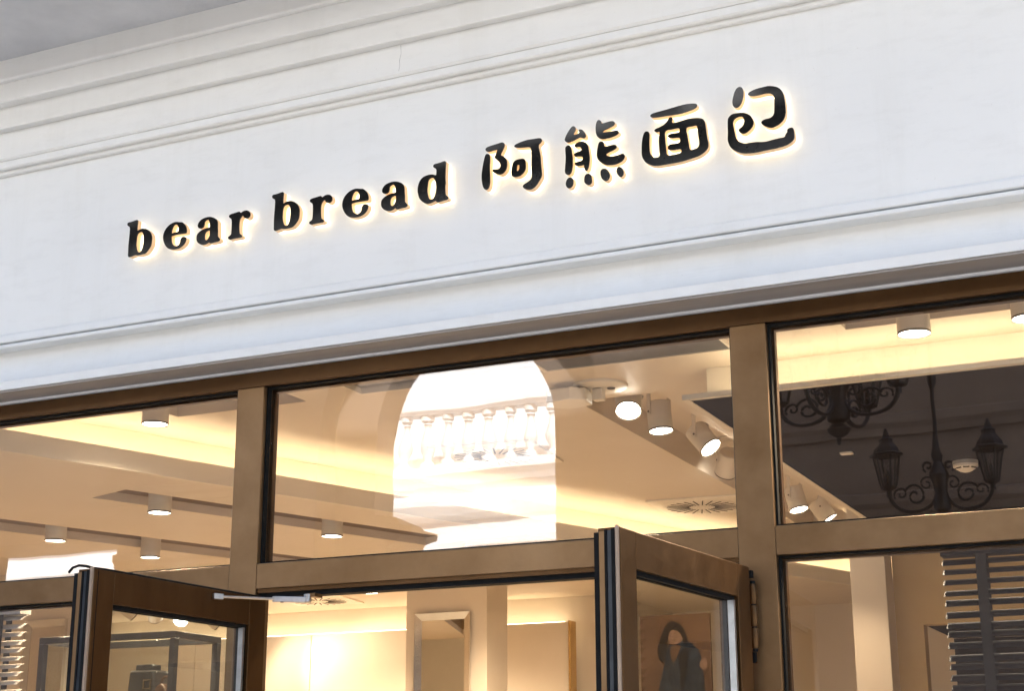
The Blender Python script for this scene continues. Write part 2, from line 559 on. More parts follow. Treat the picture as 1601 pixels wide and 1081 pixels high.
dl = door_leaf('left open glass door with silver closer arm, handbag case behind it', (-3.558, -0.012), rad(-2.0), False)
MB().tube([(-0.115, -LD + 0.0, ZD1 - 0.006), (-0.09, -LD - 0.012, ZD1 + 0.006), (-0.06, -LD - 0.014, ZD1 + 0.012), (-0.03, -LD - 0.01, ZD1 + 0.008), (-0.012, -LD + 0.005, ZD1 + 0.002), (-0.006, -LD + 0.05, ZD1 + 0.003), (-0.006, -0.01, ZD1 + 0.003)], 0.005, 8).build('top_seal', 'rubber', dl, True)
B(-0.001, 0.0012, -LD + 0.018, -LD + 0.0205, ZD0, ZD1 - 0.006).build('edge_groove', 'rubber', dl)
dr = door_leaf('right open glass door with dark layered edge in front of the poster', (-1.553, -0.055), rad(-5.0), False)
# hinge on the right jamb: three knuckles on a pin
hg = MB()
for z0, z1 in ((2.218, 2.288), (2.142, 2.214), (2.068, 2.138)):
    m = MB().lathe([(0.0, 0), (0.0118, 0), (0.0135, 0.003), (0.0135, z1 - z0 - 0.003), (0.0118, z1 - z0), (0, z1 - z0)], (0.004, 0.018, z0), 18)
    m.build('hinge_knuckle', 'bronze_dark', dr, True)
MB().lathe([(0.0, 0), (0.009, 0), (0.009, 0.24), (0.0, 0.24)], (0.004, 0.018, 2.058), 14).build('hinge_pin', 'rubber', dr, True)
B(-0.03, 0.004, 0.012, 0.03, 2.31, 2.335).build('hinge_block', 'rubber', dr)
B(-0.004, 0.006, 0.010, 0.024, 2.02, 2.056).build('hinge_stop', 'rubber', dr)
# door closer: pivot shoe on the leaf, slim rod, adjustable arm and knuckle under the door head
dc = thing('door_closer', 'silver door closer arm joining left open door to the door head', 'door closer')
P0, P1, P2 = Vector((-3.548, -0.335, 2.318)), Vector((-3.452, -0.105, 2.328)), Vector((-3.352, -0.03, 2.338))
m = MB().box(-0.03, 0.012, -0.006, 0.010, -0.011, 0.011)
ang = math.atan2(P1.y - P0.y, P1.x - P0.x)
m.xf(Matrix.Translation(P0) @ Matrix.Rotation(ang, 4, 'Z')).build('pivot_shoe', 'steel', dc, bevel=0.002)
MB().tube([P0, P1], 0.0055, 10).build('rod', 'steel', dc, True)
a2 = math.atan2(P2.y - P1.y, P2.x - P1.x)
MB().prism_z([(-0.012, -0.006), (0.012, -0.012), (0.115, -0.012), (0.115, 0.012), (0.012, 0.012), (-0.012, 0.006)], -0.012, 0.010).xf(
    Matrix.Translation(P1) @ Matrix.Rotation(a2, 4, 'Z')).build('arm', 'steel', dc, bevel=0.002)
MB().lathe([(0, -0.02), (0.013, -0.02), (0.015, -0.017), (0.015, -0.010), (0.013, -0.009), (0.015, -0.008), (0.015, 0.0), (0.013, 0.001), (0.015, 0.002), (0.015, 0.011), (0, 0.014)],
           P2, 20).build('knuckle', 'steel', dc, True)
MB().lathe([(0, 0), (0.0065, 0), (0.0065, 0.002), (0, 0.002)], P1 + Vector((0.028, 0.004, -0.0145)), 12).build('screw', 'rubber', dc, True)
B(-3.345, -3.315, -0.035, 0.02, 2.338, 2.352).build('wall_bracket', 'bronze', dc)

# ================================================================== THE SIGN
GLYPHS = {
 'b': [[(-3.4709,4.0245), (-3.4657,4.0186), (-3.4672,4.0048), (-3.4676,3.9687), (-3.4594,3.9734), (-3.4463,3.9773), (-3.4353,3.9779), (-3.4196,3.9733), (-3.4060,3.9657), (-3.3956,3.9561), (-3.3885,3.9439), (-3.3841,3.9293), (-3.3843,3.9154), (-3.3849,3.8996), (-3.3891,3.8863), (-3.3974,3.8757), (-3.4068,3.8653), (-3.4163,3.8588), (-3.4294,3.8569), (-3.4448,3.8563), (-3.4603,3.8567), (-3.4715,3.8604), (-3.4847,3.8574), (-3.4956,3.8551), (-3.5045,3.8549), (-3.5081,3.8610), (-3.5084,3.8790), (-3.5092,3.9031), (-3.5087,3.9271), (-3.5073,3.9529), (-3.5068,3.9770), (-3.5070,3.9891), (-3.5096,3.9966), (-3.5176,4.0009), (-3.5231,4.0069), (-3.5235,4.0140), (-3.5175,4.0191), (-3.5062,4.0186), (-3.4929,4.0201)], [(-3.4456,3.9627), (-3.4366,3.9586), (-3.4317,3.9489), (-3.4293,3.9365), (-3.4274,3.9142), (-3.4292,3.8966), (-3.4329,3.8832), (-3.4379,3.8721), (-3.4454,3.8683), (-3.4532,3.8705), (-3.4597,3.8794), (-3.4643,3.8921), (-3.4673,3.9085), (-3.4665,3.9284), (-3.4658,3.9443), (-3.4620,3.9577), (-3.4555,3.9617)]],
 'r': [[(-3.2847,3.9743), (-3.2795,3.9726), (-3.2766,3.9651), (-3.2700,3.9703), (-3.2599,3.9741), (-3.2480,3.9742), (-3.2376,3.9712), (-3.2305,3.9646), (-3.2264,3.9546), (-3.2281,3.9447), (-3.2346,3.9380), (-3.2447,3.9362), (-3.2551,3.9405), (-3.2614,3.9485), (-3.2633,3.9535), (-3.2684,3.9520), (-3.2741,3.9459), (-3.2789,3.9373), (-3.2804,3.9235), (-3.2806,3.9048), (-3.2793,3.8859), (-3.2772,3.8747), (-3.2710,3.8698), (-3.2643,3.8649), (-3.2646,3.8587), (-3.2721,3.8552), (-3.2875,3.8561), (-3.3045,3.8556), (-3.3165,3.8551), (-3.3267,3.8547), (-3.3329,3.8585), (-3.3354,3.8643), (-3.3325,3.8693), (-3.3241,3.8727), (-3.3200,3.8775), (-3.3189,3.8921), (-3.3189,3.9109), (-3.3193,3.9297), (-3.3206,3.9425), (-3.3239,3.9485), (-3.3328,3.9546), (-3.3362,3.9607), (-3.3333,3.9665), (-3.3249,3.9698), (-3.3129,3.9710), (-3.2992,3.9727)]],
 'e': [[(-3.1076,3.9771), (-3.0941,3.9733), (-3.0807,3.9715), (-3.0721,3.9642), (-3.0635,3.9551), (-3.0573,3.9432), (-3.0544,3.9304), (-3.0549,3.9213), (-3.0589,3.9165), (-3.0756,3.9169), (-3.0956,3.9170), (-3.1156,3.9172), (-3.1290,3.9163), (-3.1348,3.9149), (-3.1332,3.9030), (-3.1306,3.8902), (-3.1260,3.8787), (-3.1191,3.8715), (-3.1089,3.8655), (-3.1005,3.8654), (-3.0923,3.8688), (-3.0867,3.8756), (-3.0853,3.8830), (-3.0848,3.8922), (-3.0809,3.9000), (-3.0735,3.9035), (-3.0635,3.9023), (-3.0559,3.8975), (-3.0548,3.8889), (-3.0578,3.8786), (-3.0641,3.8689), (-3.0738,3.8612), (-3.0869,3.8548), (-3.1001,3.8523), (-3.1151,3.8520), (-3.1285,3.8537), (-3.1403,3.8571), (-3.1506,3.8626), (-3.1610,3.8735), (-3.1699,3.8872), (-3.1764,3.9038), (-3.1786,3.9165), (-3.1774,3.9303), (-3.1736,3.9421), (-3.1657,3.9548), (-3.1559,3.9641), (-3.1444,3.9715), (-3.1311,3.9763), (-3.1194,3.9780)], [(-3.1123,3.9659), (-3.1054,3.9620), (-3.1002,3.9541), (-3.0974,3.9452), (-3.0975,3.9359), (-3.0993,3.9297), (-3.1094,3.9298), (-3.1211,3.9297), (-3.1277,3.9277), (-3.1319,3.9279), (-3.1338,3.9325), (-3.1324,3.9416), (-3.1294,3.9520), (-3.1239,3.9619), (-3.1181,3.9656)]],
 'a': [[(-2.9292,3.9778), (-2.9160,3.9730), (-2.9044,3.9672), (-2.8953,3.9603), (-2.8902,3.9510), (-2.8883,3.9384), (-2.8879,3.9231), (-2.8860,3.9090), (-2.8861,3.8938), (-2.8853,3.8815), (-2.8779,3.8750), (-2.8732,3.8689), (-2.8751,3.8616), (-2.8823,3.8582), (-2.8953,3.8576), (-2.9099,3.8566), (-2.9228,3.8553), (-2.9279,3.8602), (-2.9277,3.8655), (-2.9344,3.8597), (-2.9440,3.8559), (-2.9554,3.8539), (-2.9686,3.8565), (-2.9802,3.8632), (-2.9904,3.8733), (-2.9948,3.8839), (-2.9951,3.8962), (-2.9930,3.9066), (-2.9866,3.9132), (-2.9769,3.9201), (-2.9639,3.9249), (-2.9509,3.9281), (-2.9394,3.9293), (-2.9280,3.9289), (-2.9282,3.9374), (-2.9301,3.9484), (-2.9337,3.9598), (-2.9387,3.9649), (-2.9453,3.9656), (-2.9534,3.9615), (-2.9569,3.9560), (-2.9566,3.9467), (-2.9593,3.9379), (-2.9658,3.9328), (-2.9756,3.9314), (-2.9855,3.9343), (-2.9915,3.9417), (-2.9922,3.9495), (-2.9895,3.9583), (-2.9815,3.9678), (-2.9718,3.9738), (-2.9587,3.9770), (-2.9456,3.9787)], [(-2.9285,3.9168), (-2.9266,3.9065), (-2.9271,3.8944), (-2.9309,3.8843), (-2.9364,3.8761), (-2.9420,3.8727), (-2.9478,3.8756), (-2.9513,3.8830), (-2.9519,3.8938), (-2.9511,3.9044), (-2.9463,3.9113), (-2.9391,3.9147)]],
 'd': [[(-2.7079,4.0275), (-2.7014,4.0233), (-2.7022,4.0031), (-2.7033,3.9790), (-2.7036,3.9547), (-2.7027,3.9425), (-2.7017,3.9322), (-2.7037,3.9205), (-2.7034,3.9023), (-2.7018,3.8819), (-2.6950,3.8758), (-2.6890,3.8688), (-2.6905,3.8620), (-2.6989,3.8594), (-2.7158,3.8581), (-2.7306,3.8555), (-2.7412,3.8562), (-2.7456,3.8640), (-2.7582,3.8600), (-2.7731,3.8563), (-2.7880,3.8567), (-2.8010,3.8649), (-2.8140,3.8771), (-2.8218,3.8895), (-2.8249,3.9041), (-2.8277,3.9147), (-2.8276,3.9310), (-2.8251,3.9448), (-2.8179,3.9619), (-2.8053,3.9740), (-2.7903,3.9786), (-2.7732,3.9803), (-2.7582,3.9782), (-2.7453,3.9709), (-2.7438,3.9818), (-2.7436,3.9960), (-2.7490,4.0027), (-2.7566,4.0074), (-2.7599,4.0141), (-2.7547,4.0214), (-2.7398,4.0222), (-2.7227,4.0239)], [(-2.7633,3.9649), (-2.7558,3.9616), (-2.7503,3.9525), (-2.7458,3.9396), (-2.7434,3.9251), (-2.7434,3.9130), (-2.7457,3.8972), (-2.7501,3.8818), (-2.7585,3.8731), (-2.7691,3.8718), (-2.7756,3.8769), (-2.7801,3.8907), (-2.7836,3.9075), (-2.7839,3.9217), (-2.7815,3.9395), (-2.7796,3.9534), (-2.7740,3.9626)]],
 'A1': [[(-2.5168,4.0237), (-2.5056,4.0168), (-2.5048,3.9939), (-2.5073,3.9618), (-2.5050,3.9290), (-2.5049,3.9031), (-2.5091,3.8812), (-2.5190,3.8706), (-2.5308,3.8751), (-2.5383,3.8925), (-2.5429,3.9224), (-2.5415,3.9514), (-2.5367,3.9799), (-2.5301,4.0081), (-2.5252,4.0219)]],
 'A2': [[(-2.4532,4.0614), (-2.4431,4.0547), (-2.4414,4.0446), (-2.4497,4.0265), (-2.4613,4.0074), (-2.4446,3.9996), (-2.4329,3.9846), (-2.4305,3.9615), (-2.4344,3.9428), (-2.4476,3.9289), (-2.4642,3.9246), (-2.4810,3.9330), (-2.4927,3.9414), (-2.4951,3.9500), (-2.4878,3.9536), (-2.4744,3.9490), (-2.4644,3.9512), (-2.4584,3.9615), (-2.4628,3.9768), (-2.4746,3.9886), (-2.4864,4.0020), (-2.4831,4.0096), (-2.4748,4.0277), (-2.4731,4.0339), (-2.4916,4.0323), (-2.5101,4.0307), (-2.5236,4.0347), (-2.5270,4.0452), (-2.5187,4.0519), (-2.4951,4.0558), (-2.4716,4.0581)]],
 'A3': [[(-2.3716,3.9764), (-2.3584,3.9741), (-2.3518,3.9639), (-2.3511,3.9413), (-2.3518,3.9286), (-2.3617,3.9142), (-2.3748,3.9052), (-2.3946,3.9031), (-2.4094,3.9079), (-2.4134,3.9198), (-2.4128,3.9391), (-2.4079,3.9608), (-2.3996,3.9723), (-2.3848,3.9761)], [(-2.3880,3.9548), (-2.3788,3.9519), (-2.3788,3.9397), (-2.3814,3.9298), (-2.3896,3.9261), (-2.3897,3.9415)]],
 'A4': [[(-2.2893,4.0489), (-2.2802,4.0399), (-2.2845,4.0293), (-2.2976,4.0220), (-2.2927,3.9986), (-2.2879,3.9688), (-2.2864,3.9365), (-2.2833,3.9041), (-2.2833,3.8881), (-2.2964,3.8681), (-2.3094,3.8512), (-2.3257,3.8411), (-2.3420,3.8413), (-2.3584,3.8481), (-2.3656,3.8589), (-2.3600,3.8676), (-2.3420,3.8741), (-2.3273,3.8844), (-2.3250,3.8984), (-2.3272,3.9308), (-2.3262,3.9627), (-2.3255,3.9883), (-2.3287,4.0082), (-2.3320,4.0185), (-2.3551,4.0210), (-2.3815,4.0241), (-2.3981,4.0287), (-2.4014,4.0358), (-2.3915,4.0421), (-2.3683,4.0477), (-2.3419,4.0510), (-2.3155,4.0495)]],
 'X1': [[(-2.1454,4.0716), (-2.1386,4.0617), (-2.1422,4.0486), (-2.1492,4.0395), (-2.1458,4.0337), (-2.1268,4.0371), (-2.1233,4.0416), (-2.1294,4.0497), (-2.1214,4.0544), (-2.1094,4.0477), (-2.0993,4.0321), (-2.0967,4.0196), (-2.1047,4.0118), (-2.1149,4.0160), (-2.1200,4.0204), (-2.1408,4.0139), (-2.1616,4.0073), (-2.1754,4.0081), (-2.1864,4.0169), (-2.1839,4.0303), (-2.1751,4.0459), (-2.1628,4.0627), (-2.1541,4.0715)]],
 'X2': [[(-2.1720,3.9971), (-2.1617,3.9918), (-2.1567,3.9738), (-2.1525,3.9388), (-2.1539,3.9049), (-2.1586,3.8819), (-2.1696,3.8729), (-2.1799,3.8760), (-2.1875,3.8851), (-2.1848,3.9103), (-2.1822,3.9440), (-2.1833,3.9716), (-2.1842,3.9907)]],
 'X3': [[(-2.1168,4.0027), (-2.0997,3.9961), (-2.0896,3.9824), (-2.0864,3.9613), (-2.0827,3.9334), (-2.0844,3.9065), (-2.0891,3.8870), (-2.0960,3.8763), (-2.1045,3.8811), (-2.1070,3.8968), (-2.1059,3.9041), (-2.1213,3.9027), (-2.1384,3.9040), (-2.1459,3.9121), (-2.1434,3.9202), (-2.1280,3.9209), (-2.1125,3.9233), (-2.1107,3.9383), (-2.1277,3.9420), (-2.1432,3.9423), (-2.1490,3.9519), (-2.1448,3.9597), (-2.1275,3.9618), (-2.1145,3.9663), (-2.1205,3.9793), (-2.1308,3.9822), (-2.1411,3.9813), (-2.1472,3.9893), (-2.1410,3.9967), (-2.1288,4.0024)]],
 'X4': [[(-2.0422,4.0776), (-2.0338,4.0715), (-2.0319,4.0591), (-2.0101,4.0619), (-1.9897,4.0633), (-1.9797,4.0587), (-1.9771,4.0490), (-1.9867,4.0405), (-2.0038,4.0351), (-2.0242,4.0303), (-2.0294,4.0227), (-2.0108,4.0210), (-1.9871,4.0211), (-1.9702,4.0214), (-1.9619,4.0138), (-1.9654,4.0042), (-1.9841,3.9974), (-2.0078,3.9942), (-2.0315,3.9951), (-2.0467,4.0037), (-2.0550,4.0189), (-2.0574,4.0450), (-2.0544,4.0650), (-2.0491,4.0761)]],
 'X5': [[(-2.0350,3.9879), (-2.0249,3.9827), (-2.0233,3.9739), (-2.0212,3.9616), (-2.0015,3.9632), (-1.9846,3.9646), (-1.9729,3.9598), (-1.9721,3.9494), (-1.9850,3.9416), (-2.0053,3.9367), (-2.0172,3.9314), (-2.0106,3.9224), (-1.9922,3.9175), (-1.9686,3.9184), (-1.9518,3.9222), (-1.9412,3.9170), (-1.9404,3.9050), (-1.9490,3.8931), (-1.9659,3.8843), (-1.9894,3.8816), (-2.0129,3.8847), (-2.0330,3.8959), (-2.0480,3.9120), (-2.0545,3.9284), (-2.0525,3.9519), (-2.0488,3.9716), (-2.0435,3.9860)]],
 'X6': [[(-2.1639,3.8631), (-2.1543,3.8574), (-2.1510,3.8433), (-2.1546,3.8270), (-2.1650,3.8185), (-2.1770,3.8198), (-2.1837,3.8318), (-2.1829,3.8469), (-2.1749,3.8609)]],
 'X7': [[(-2.0893,3.8650), (-2.0792,3.8599), (-2.0760,3.8442), (-2.0752,3.8272), (-2.0831,3.8184), (-2.0933,3.8184), (-2.1068,3.8291), (-2.1076,3.8428), (-2.1047,3.8592), (-2.0978,3.8648)]],
 'X8': [[(-2.0215,3.8737), (-2.0098,3.8649), (-2.0017,3.8467), (-2.0036,3.8320), (-2.0139,3.8219), (-2.0239,3.8226), (-2.0356,3.8340), (-2.0404,3.8516), (-2.0401,3.8667), (-2.0333,3.8740)]],
 'X9': [[(-1.9628,3.8710), (-1.9528,3.8652), (-1.9465,3.8490), (-1.9474,3.8358), (-1.9569,3.8267), (-1.9652,3.8305), (-1.9733,3.8436), (-1.9757,3.8591), (-1.9712,3.8694)]],
 'M1': [[(-1.6610,4.0711), (-1.6498,4.0666), (-1.6485,4.0586), (-1.6568,4.0501), (-1.6764,4.0448), (-1.7090,4.0399), (-1.7286,4.0392), (-1.7613,4.0413), (-1.7975,4.0421), (-1.8238,4.0440), (-1.8343,4.0500), (-1.8341,4.0578), (-1.8234,4.0625), (-1.7903,4.0654), (-1.7573,4.0683), (-1.7212,4.0725), (-1.6917,4.0746)]],
 'M2': [[(-1.7517,4.0338), (-1.7459,4.0283), (-1.7517,4.0086), (-1.7328,4.0074), (-1.7099,4.0099), (-1.6838,4.0140), (-1.6548,4.0112), (-1.6324,4.0054), (-1.6225,3.9952), (-1.6190,3.9746), (-1.6168,3.9443), (-1.6144,3.9208), (-1.6102,3.9035), (-1.6124,3.8841), (-1.6240,3.8714), (-1.6436,3.8600), (-1.6629,3.8552), (-1.6887,3.8515), (-1.7211,3.8472), (-1.7568,3.8468), (-1.7860,3.8469), (-1.8154,3.8470), (-1.8382,3.8543), (-1.8577,3.8676), (-1.8672,3.8826), (-1.8728,3.9003), (-1.8723,3.9237), (-1.8719,3.9405), (-1.8687,3.9668), (-1.8615,3.9891), (-1.8531,3.9950), (-1.8416,3.9905), (-1.8387,3.9748), (-1.8410,3.9483), (-1.8409,3.9081), (-1.8340,3.8935), (-1.8238,3.8807), (-1.7999,3.8802), (-1.8025,3.9080), (-1.8038,3.9483), (-1.8010,3.9680), (-1.7982,3.9843), (-1.8121,3.9818), (-1.8212,3.9901), (-1.8167,3.9961), (-1.7952,4.0022), (-1.7802,4.0078), (-1.7685,4.0191), (-1.7599,4.0326)], [(-1.7792,3.9841), (-1.7498,3.9821), (-1.7204,3.9840), (-1.7203,3.9666), (-1.7307,3.9652), (-1.7502,3.9671), (-1.7667,3.9634), (-1.7685,3.9554), (-1.7540,3.9467), (-1.7313,3.9459), (-1.7200,3.9432), (-1.7195,3.9265), (-1.7319,3.9221), (-1.7612,3.9246), (-1.7695,3.9171), (-1.7682,3.9036), (-1.7521,3.8984), (-1.7326,3.8982), (-1.7171,3.8978), (-1.7149,3.8825), (-1.7396,3.8802), (-1.7738,3.8796), (-1.7753,3.9098), (-1.7775,3.9503)], [(-1.6961,3.9815), (-1.6752,3.9800), (-1.6531,3.9826), (-1.6514,3.9673), (-1.6490,3.9403), (-1.6457,3.9132), (-1.6472,3.8969), (-1.6555,3.8885), (-1.6667,3.8879), (-1.6829,3.8851), (-1.6869,3.9140), (-1.6907,3.9479)]],
 'B1': [[(-1.4811,4.1027), (-1.4718,4.0959), (-1.4688,4.0770), (-1.4719,4.0544), (-1.4806,4.0329), (-1.4921,4.0218), (-1.5016,4.0210), (-1.5108,4.0287), (-1.5140,4.0459), (-1.5093,4.0683), (-1.5022,4.0885), (-1.4922,4.1016)]],
 'B2': [[(-1.3766,4.0847), (-1.3567,4.0798), (-1.3384,4.0712), (-1.3267,4.0574), (-1.3197,4.0413), (-1.3164,4.0144), (-1.3148,3.9815), (-1.3165,3.9590), (-1.3244,3.9409), (-1.3389,3.9274), (-1.3545,3.9205), (-1.3701,3.9169), (-1.3853,3.9223), (-1.4004,3.9323), (-1.4092,3.9437), (-1.4042,3.9526), (-1.3900,3.9565), (-1.3715,3.9563), (-1.3586,3.9685), (-1.3567,3.9960), (-1.3555,4.0220), (-1.3540,4.0348), (-1.3612,4.0477), (-1.3733,4.0557), (-1.3919,4.0570), (-1.4138,4.0547), (-1.4420,4.0559), (-1.4536,4.0641), (-1.4508,4.0718), (-1.4379,4.0776), (-1.4189,4.0822), (-1.3970,4.0835)]],
 'B3': [[(-1.4851,4.0006), (-1.4634,3.9932), (-1.4481,3.9821), (-1.4394,3.9657), (-1.4353,3.9518), (-1.4406,3.9364), (-1.4537,3.9225), (-1.4697,3.9140), (-1.4822,3.9140), (-1.4928,3.9247), (-1.4939,3.9348), (-1.4779,3.9433), (-1.4710,3.9585), (-1.4735,3.9754), (-1.4794,3.9837), (-1.4952,3.9844), (-1.5080,3.9786), (-1.5141,3.9665), (-1.5124,3.9464), (-1.5086,3.9227), (-1.5047,3.8991), (-1.4928,3.8838), (-1.4713,3.8728), (-1.4556,3.8745), (-1.4277,3.8728), (-1.3970,3.8666), (-1.3660,3.8707), (-1.3383,3.8722), (-1.3246,3.8713), (-1.3210,3.8820), (-1.3130,3.8902), (-1.3151,3.8987), (-1.3062,3.9051), (-1.2910,3.9039), (-1.2888,3.8858), (-1.2882,3.8663), (-1.2934,3.8544), (-1.3091,3.8443), (-1.3246,3.8391), (-1.3492,3.8354), (-1.3799,3.8344), (-1.4046,3.8340), (-1.4294,3.8319), (-1.4604,3.8341), (-1.4883,3.8390), (-1.5128,3.8531), (-1.5294,3.8708), (-1.5359,3.8916), (-1.5371,3.9016), (-1.5353,3.9243), (-1.5347,3.9571), (-1.5337,3.9834), (-1.5248,3.9949), (-1.5103,4.0014), (-1.4946,3.9991)]],
}


def chaikin(l, n=2):
    for _ in range(n):
        o = []
        for i in range(len(l)):
            a, b_ = l[i], l[(i + 1) % len(l)]
            o.append((a[0] * .75 + b_[0] * .25, a[1] * .75 + b_[1] * .25))
            o.append((a[0] * .25 + b_[0] * .75, a[1] * .25 + b_[1] * .75))
        l = o
    return l


def glyph_mesh(name, loops, y0, y1, mat, grow=0.0):
    """fill the outline (with holes) and give it depth from y0 to y1"""
    bm = bmesh.new()
    edges = []
    for l in loops:
        pts = chaikin(l)
        vs = [bm.verts.new((x, y0, z)) for x, z in pts]
        for i in range(len(vs)):
            edges.append(bm.edges.new((vs[i], vs[(i + 1) % len(vs)])))
    bmesh.ops.triangle_fill(bm, use_beauty=True, use_dissolve=False, edges=edges)
    faces = list(bm.faces)
    r = bmesh.ops.extrude_face_region(bm, geom=faces)
    vv = [e for e in r['geom'] if isinstance(e, bmesh.types.BMVert)]
    bmesh.ops.translate(bm, vec=(0, y1 - y0, 0), verts=vv)
    bmesh.ops.recalc_face_normals(bm, faces=bm.faces)
    me = bpy.data.meshes.new(name)
    bm.to_mesh(me)
    bm.free()
    me.materials.append(MATS[mat])
    return me


YP = -0.085              # wall of the sign panel
YF0, YF1, YB1, YE = YP - 0.056, YP - 0.052, YP - 0.028, YP - 0.003


def sign_letter(strokes, label, off=(0.0, 0.0)):
    allp = [p for s in strokes for l in GLYPHS[s] for p in l]
    cx = sum(p[0] for p in allp) / len(allp) + off[0]
    zb = min(p[1] for p in allp) + off[1]
    t = thing('sign_letter', label, 'sign letter', (cx, YP, zb), 'backlit letters of the shop sign')
    one = len(strokes) == 1
    for s in strokes:
        L = [[(x + off[0] - cx, z + off[1] - zb) for x, z in l] for l in GLYPHS[s]]
        body = put('letter_body' if one else 'stroke', glyph_mesh('letter_body', L, YF1 - YP + 0.0002, YB1 - YP, 'letter_return'), t)
        put('letter_face', glyph_mesh('letter_face', L, YF0 - YP, YF1 - YP, 'letter_face'), body)
        put('light_ring', glyph_mesh('light_ring', L, YB1 - YP + 0.0002, YE - YP, 'letter_glow'), body)
    return t


OFF = {'b': (-0.7546, -0.0034), 'e': (-0.9003, -0.0012), 'a': (-0.906, -0.0064), 'r': (-0.4027, -0.0036)}
for ch, lab in zip('bear', ('letter b starting the word bear, leftmost letter of the backlit sign', 'letter e in the word bear of the backlit sign',
                            'letter a in the word bear of the backlit sign', 'letter r ending the word bear of the backlit sign')):
    sign_letter([ch], 'dark glossy ' + lab, OFF[ch])
for ch, lab in zip('bread', ('letter b starting the word bread of the backlit sign', 'letter r in the word bread of the backlit sign', 'letter e in the word bread of the backlit sign',
                             'letter a in the word bread of the backlit sign', 'letter d ending the word bread of the backlit sign')):
    sign_letter([ch], 'dark glossy ' + lab)
sign_letter(['A1', 'A2', 'A3', 'A4'], 'dark backlit Chinese character 阿, first of four after the word bread')
sign_letter(['X%d' % k for k in range(1, 10)], 'dark backlit Chinese character 熊 with four dots below, second of four')
sign_letter(['M1', 'M2'], 'dark backlit Chinese character 面 with a bar over a box, third of four')
sign_letter(['B1', 'B2', 'B3'], 'dark backlit Chinese character 包 with a curled stroke, rightmost of the sign')

# ================================================================== THE SHOP ROOM
RX0, RX1, RY0, RY1 = -10.0, 1.75, 0.102, 8.2
ZU, ZL, ZK = 3.42, 3.15, 3.22        # upper ceiling, lower soffit, dark soffit


def struct(o):
    return tag(o, kind='structure')


struct(B(RX0, RX1, RY0, RY1, 0.0, 0.02).build('shop_floor', 'shop_floor'))
struct(B(RX0, RX1 + 0.2, RY1, RY1 + 0.2, 0.0, 3.7).build('shop_wall_back', 'shop_wall'))
struct(B(RX0, -4.72, 6.7, RY1 - 0.001, 0.021, 3.149).build('shop_wall_inner', 'shop_wall'))
struct(B(RX0 - 0.2, RX0, RY0, RY1 + 0.2, 0.0, 3.7).build('shop_wall_left', 'shop_wall'))
struct(B(RX1, RX1 + 0.2, RY0, RY1, 0.0, 3.7).build('shop_wall_right', 'shop_wall'))
struct(B(RX0, RX1, RY0, RY0 + 0.03, 3.302, 3.7).build('shop_wall_front', 'shop_wall'))
B_left = B(RX0, -6.905, RY0, RY0 + 0.03, 0.0, 3.302).build('shop_wall_return', 'shop_wall')
struct(B_left)

# upper ceiling with rectangular recesses
HOLES = [(-2.84, -2.42, 1.52, 6.0), (-1.37, 0.9, 0.40, 0.86), (-4.78, -4.02, 0.42, 0.95), (-3.69, -1.86, 0.50, 0.90)]


def slab(x0, x1, y0, y1, holes, z0, z1):
    xs = sorted({x0, x1} | {h[0] for h in holes} | {h[1] for h in holes})
    ys = sorted({y0, y1} | {h[2] for h in holes} | {h[3] for h in holes})
    bm = bmesh.new()
    vc = {}

    def V(x, y, z):
        k = (round(x, 4), round(y, 4), z)
        if k not in vc:
            vc[k] = bm.verts.new(k)
        return vc[k]
    solid = {}
    for i in range(len(xs) - 1):
        for j in range(len(ys) - 1):
            cx, cy = (xs[i] + xs[i + 1]) / 2, (ys[j] + ys[j + 1]) / 2
            solid[i, j] = not any(h[0] < cx < h[1] and h[2] < cy < h[3] for h in holes)
    for (i, j), s in solid.items():
        if not s:
            continue
        a, b_, c, d = xs[i], xs[i + 1], ys[j], ys[j + 1]
        bm.faces.new([V(a, c, z0), V(a, d, z0), V(b_, d, z0), V(b_, c, z0)])
        bm.faces.new([V(a, c, z1), V(b_, c, z1), V(b_, d, z1), V(a, d, z1)])
        for di, dj, p, q in ((-1, 0, (a, d), (a, c)), (1, 0, (b_, c), (b_, d)), (0, -1, (a, c), (b_, c)), (0, 1, (b_, d), (a, d))):
            if not solid.get((i + di, j + dj), False):
                bm.faces.new([V(*p, z0), V(*q, z0), V(*q, z1), V(*p, z1)])
    bmesh.ops.recalc_face_normals(bm, faces=bm.faces)
    me = bpy.data.meshes.new('slab')
    bm.to_mesh(me)
    bm.free()
    return me


me = slab(-7.0, RX1, RY0 + 0.03, RY1, HOLES, ZU, ZU + 0.16)
me.materials.append(MATS['shop_ceiling'])
uc = struct(put('shop_ceiling', me))
for k, (a, b_, c, d) in enumerate(HOLES):
    B(a - 0.02, b_ + 0.02, c - 0.02, d + 0.02, ZU + 0.1605, ZU + 0.2).build('recess_lid', 'shop_ceiling' if k in (0, 2) else 'shop_recess', uc)

# lower soffit behind the slanting light cove: local u runs along the cove, v away from it
AU = rad(19.8)
O2 = Vector((-5.21, 0.27, 0))
U2 = Vector((math.sin(AU), math.cos(AU), 0))
V2 = Vector((-math.cos(AU), math.sin(AU), 0))
ROT = Matrix(((U2.x, V2.x, 0, O2.x), (U2.y, V2.y, 0, O2.y), (0, 0, 1, 0), (0, 0, 0, 1)))


def uv(u, v, z=0.0):
    return ROT @ Vector((u, v, z))


